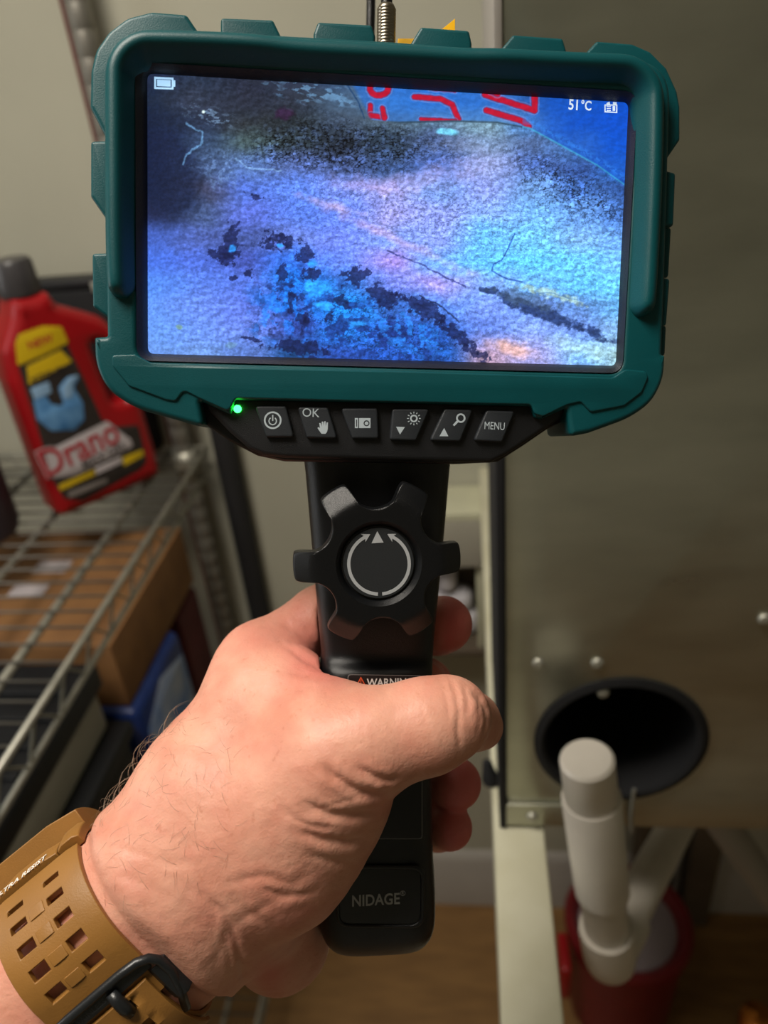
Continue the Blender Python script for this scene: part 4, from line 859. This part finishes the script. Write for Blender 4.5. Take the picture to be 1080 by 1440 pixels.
cr = N.new('ShaderNodeValToRGB'); cr.color_ramp.elements[0].position = .35; cr.color_ramp.elements[1].position = .68; cr.color_ramp.elements[0].color = (*srgb('ca8a74'), 1); cr.color_ramp.elements[1].color = (*srgb('daa18a'), 1); L.new(n1.outputs[0], cr.inputs[0])
n3 = N.new('ShaderNodeTexNoise'); n3.inputs['Scale'].default_value = 420; n3.inputs['Detail'].default_value = 3; L.new(tc.outputs['Object'], n3.inputs[0])
fr_ = N.new('ShaderNodeValToRGB'); fr_.color_ramp.elements[0].position = .63; fr_.color_ramp.elements[0].color = (0, 0, 0, 1); fr_.color_ramp.elements[1].position = .74; fr_.color_ramp.elements[1].color = (.35, .35, .35, 1); L.new(n3.outputs[0], fr_.inputs[0])
m1 = N.new('ShaderNodeMix'); m1.data_type = 'RGBA'; m1.inputs['B'].default_value = (*srgb('b06a4c'), 1); L.new(fr_.outputs[0], m1.inputs['Factor']); L.new(cr.outputs[0], m1.inputs['A'])
m2 = N.new('ShaderNodeMix'); m2.data_type = 'RGBA'; m2.inputs['B'].default_value = (*srgb('cf6a64'), 1); L.new(at.outputs['Fac'], m2.inputs['Factor']); L.new(m1.outputs['Result'], m2.inputs['A']); L.new(m2.outputs['Result'], b_.inputs['Base Color'])
b_.inputs['Roughness'].default_value = .48; b_.inputs['Specular IOR Level'].default_value = .4; b_.inputs['Subsurface Weight'].default_value = .12; b_.inputs['Subsurface Radius'].default_value = (1, .35, .2); b_.inputs['Subsurface Scale'].default_value = .003
vo = N.new('ShaderNodeTexVoronoi'); vo.feature = 'DISTANCE_TO_EDGE'; vo.inputs['Scale'].default_value = 900; L.new(tc.outputs['Object'], vo.inputs[0])
n2 = N.new('ShaderNodeTexNoise'); n2.inputs['Scale'].default_value = 500; n2.inputs['Detail'].default_value = 4; L.new(tc.outputs['Object'], n2.inputs[0])
ad = N.new('ShaderNodeMath'); ad.operation = 'MULTIPLY_ADD'; ad.inputs[1].default_value = .35; L.new(vo.outputs['Distance'], ad.inputs[0]); L.new(n2.outputs[0], ad.inputs[2])
bp = N.new('ShaderNodeBump'); bp.inputs['Strength'].default_value = .45; bp.inputs['Distance'].default_value = .0004; L.new(ad.outputs[0], bp.inputs['Height']); L.new(bp.outputs[0], b_.inputs['Normal'])
person = finish('person', me, SK); person.location = wr; tag(person, "person's left hand and forearm gripping the black handle with the thumb across the front", 'person')
# arm hair on the visible upper side of the wrist
cand = np.where((hx_ > 60) & (hx_ < 330) & (hy_ > 1000) & (hy_ < 1330) & (HN[:, 2] > -.5) & (hy_ < 1330 - .4 * (hx_ - 60)))[0]
edge = cand[(front[cand] < .55)]
HM = mat('arm_hair_brown', '8f7a66', .5, spec=.5)
hb = MB()
for grp, num, ln in ((cand, 230, 5), (edge[(hx_[edge] < 300)] if len(edge) else cand, 80, 9)):
    for i in rng.choice(grp, num):
        p = HV[i]; n_ = HN[i]; dirv = np.array([.55, -.55, .1]) * (1 if rng.random() < .3 else -1) * .0 + np.array([-.3 + rng.normal() * .9, .45 + rng.normal() * .9, rng.normal() * .6]) * .6
        dirv = dirv - n_ * (dirv @ n_); dirv /= np.linalg.norm(dirv) + 1e-6; l = ln * (.6 + .8 * rng.random()); pts = []
        lift = .5 if ln > 7 else .16
        cur = np.cross(n_, dirv) * rng.normal() * .35
        for s in (0, .25, .5, .75, 1.0):
            c_ = p + (dirv * s + n_ * lift * s * (1.15 - s) * 1.6 + cur * s * s) * l - n_ * .1
            pts.append(Vector(RW @ (c_ / 1000) + CAM - wr))
        hb.sweep(pts, [q * (1 if ln > 7 else .55) for q in (.00006, .00006, .00005, .00004, .00002)], 3, cap=False)
o = finish('arm_hair', hb.mesh('arm_hair', fix=False), HM, person, True, 'stuff')

# ================================================================ WRISTWATCH
wA0, wB0 = cp(200, 1243, 232), cp(250, 1306, 236); Cw = (wA0 + wB0) / 2
aw = (cp(-60, 1480, 222) + cp(0, 1505, 226)) / 2 - Cw; aw /= np.linalg.norm(aw)
e1 = wB0 - wA0; e1 -= aw * (e1 @ aw); FLAT = np.linalg.norm(e1) / 2; e1 /= 2 * FLAT; e2 = np.cross(aw, e1)
if e2[2] < 0: e2 = -e2
RHO = 22.0
def stad(s, off=0):                                        # arclength -> point and normal in (e1,e2)
    q = math.pi * RHO; tot = 4 * FLAT + 2 * q; s = (s + FLAT) % tot - FLAT
    if s <= FLAT: p = (s, RHO); n = (0, 1)
    elif s <= FLAT + q: t = (s - FLAT) / RHO; n = (math.sin(t), math.cos(t)); p = (FLAT + RHO * n[0], RHO * n[1])
    elif s <= 3 * FLAT + q: p = (FLAT - (s - FLAT - q), -RHO); n = (0, -1)
    else: t = math.pi + (s - 3 * FLAT - q) / RHO; n = (math.sin(t), math.cos(t)); p = (-FLAT + RHO * n[0], RHO * n[1])
    return (p[0] + n[0] * off, p[1] + n[1] * off)
w0_ = RW @ (Cw / 1000) + CAM
watch = empty('wristwatch', w0_); tag(watch, 'wristwatch with a tan slotted rubber strap and black buckle on the wrist', 'watch')
def ws(s, a, off=0): p = stad(s, off); c = (e1 * p[0] + e2 * p[1] + aw * a) / 1000; return Vector(RW @ c)
TAN = mat('tan_rubber', '8f642c', .5, var=.06, vscale=80, bump=.15, bscale=2000); WBK = mat('watch_black', '1c1e20', .35, bump=.1, bscale=2000)
SLOTS = [(-35.5, .8), (-30.2, 1.0), (-24.3, 1.3), (-18.0, 1.5), (-11.4, 1.6)]; COLS = ((9.5, 14.6), (21.3, 26.4))
def strap(name, s0, s1, a0, a1, off, th, material, slots=(), cols=COLS, parent=watch, edge=0):
    ss = sorted(set([round(x, 3) for x in np.arange(s0, s1 + .01, 1.5)] + [round(c + t * h, 3) for c, h in slots for t in (-1, 1)]))
    aa = sorted(set([round(x, 3) for x in np.linspace(a0, a1, 9)] + [c for cc in cols for c in cc] if slots else [round(x, 3) for x in np.linspace(a0, a1, 5)]))
    M = MB(); vid = {}
    def inslot(s, a): return any(abs(s - c) < h for c, h in slots) and any(c[0] < a < c[1] for c in cols)
    V = []; 
    for lay, of in ((0, off), (1, off + th)):
        for i, s in enumerate(ss):
            for j, a in enumerate(aa):
                o_ = of - (edge if lay and (j == 0 or j == len(aa) - 1) else 0); vid[lay, i, j] = len(V); V.append(ws(s, a, o_))
    Fc = []; cells = {(i, j) for i in range(len(ss) - 1) for j in range(len(aa) - 1) if not inslot((ss[i] + ss[i + 1]) / 2, (aa[j] + aa[j + 1]) / 2)}
    for i, j in cells:
        Fc.append((vid[1, i, j], vid[1, i + 1, j], vid[1, i + 1, j + 1], vid[1, i, j + 1])); Fc.append((vid[0, i, j], vid[0, i, j + 1], vid[0, i + 1, j + 1], vid[0, i + 1, j]))
        for (di, dj, e_) in ((-1, 0, ((i, j), (i, j + 1))), (1, 0, ((i + 1, j + 1), (i + 1, j))), (0, -1, ((i + 1, j), (i, j))), (0, 1, ((i, j + 1), (i + 1, j + 1)))):
            if (i + di, j + dj) not in cells:
                (p, q), (r, t) = e_; Fc.append((vid[1, p, q], vid[1, r, t], vid[0, r, t], vid[0, p, q]))
    M.add(V, Fc); o = M.build(name, material, parent); 
    bv = o.modifiers.new('b', 'BEVEL'); bv.width = .0003; bv.segments = 2; bv.limit_method = 'ANGLE'; bv.angle_limit = math.radians(50); sharp(o, 35)
    return o
st = strap('strap', -41.5, 8, 3.0, 31.5, .3, 2.3, TAN, SLOTS, edge=.5)
strap('strap', 8, 100, 6, 28.5, .3, 2.0, TAN, edge=.5)
for s_a, _ in SLOTS[1:]:                                   # pads between the slots
    strap('strap_pad', s_a - 1.6, s_a + 2.4, 15.6, 20.3, 2.5, .5, TAN, parent=st, edge=.2)
for a in (8, 12.5, 17.5, 22.5, 27): strap('strap_groove', -40.8, -38.8, a - .12, a + .12, 2.5, .12, TAN, parent=st)
for a0_, a1_ in ((9.5, 14.6), (21.3, 26.4)): strap('strap_rib', -38.6, -37.9, a0_, a1_, 2.5, .5, TAN, parent=st)
strap('case_link', -50, -41.2, 9.5, 30, .6, 3.6, TAN, edge=.8)
strap('case_end', -51, -40.6, 1.5, 8.8, .6, 3.9, TAN, edge=1.0)
strap('watch_case', -92, -50.6, 2, 40, .8, 9.0, TAN, edge=1.5)
strap('watch_dial', -84, -60, 8, 34, 9.9, .5, WBK)
# lettering printed on the case end
def wtext(s, s0, a0, off, size, material, parent, bold=0):
    cu = bpy.data.curves.new('c', 'FONT'); cu.body = s; cu.size = size; cu.extrude = .03; cu.align_x = 'CENTER'; cu.align_y = 'CENTER'; cu.offset = bold; cu.resolution_u = 3
    t = bpy.data.objects.new('t', cu); COL.objects.link(t); bpy.context.view_layer.update(); me = bpy.data.meshes.new_from_object(t.evaluated_get(bpy.context.evaluated_depsgraph_get())); bpy.data.objects.remove(t)
    me.materials.clear()
    for v in me.vertices: v.co = ws(s0 - v.co.y, a0 - v.co.x, off + v.co.z)
    return finish('lettering', me, material, parent, False)
wtext('ULTRA RESIST', -43.3, 21.5, 4.24, 2.9, mat('watch_print', 'e6e0d8', .5), watch, .06)
# buckle: a black loop round the strap, with its tongue
bk2 = MB()
def bar(pts, r): bk2.sweep([ws(*p) for p in pts], r, 12)
bar([(-3.0, 34, 3.2), (-4.4, 31, 4.2), (-4.8, 25, 4.5), (-4.8, 17, 4.5), (-4.8, 9, 4.5), (-4.2, 4, 4.3), (-2.6, 1.2, 3.9), (0, -.2, 3.4), (5, -.2, 3.0), (11, 1.5, 2.8), (17, 4.5, 2.6)], .0013)
bar([(-3.0, 34, 3.2), (2, 35, 3.0), (10, 33, 2.8), (17, 30, 2.6)], .0013)
bk2.build('buckle', WBK, watch, auto=False)
strap('buckle_plate', -4.6, 1.2, 2.0, 31.5, 3.2, 1.1, WBK, edge=.4)
strap('buckle_wing', .5, 13, -1.6, 4.4, .6, 3.2, WBK, edge=1.8)
strap('strap', 1.4, 30, 5.4, 29, 2.8, 1.6, TAN, [(4.5, 1.6), (12, 1.6), (19, 1.6)], ((11.5, 15.5), (21, 25)), edge=.4)
tb = MB().sweep([ws(-2.5, 13.5, 4.5), ws(0, 13.5, 5.2), ws(3, 13.5, 5.3), ws(5.2, 13.5, 4.6), ws(5.8, 13.5, 3.2)], [.0016, .0018, .0019, .0019, .0012], 12); tb.build('buckle_tongue', WBK, watch, auto=False)
wtext('STAINLESS', -1.8, 21, 4.32, 2.2, mat('watch_print_dim', '3a3d40', .4), watch, .02)
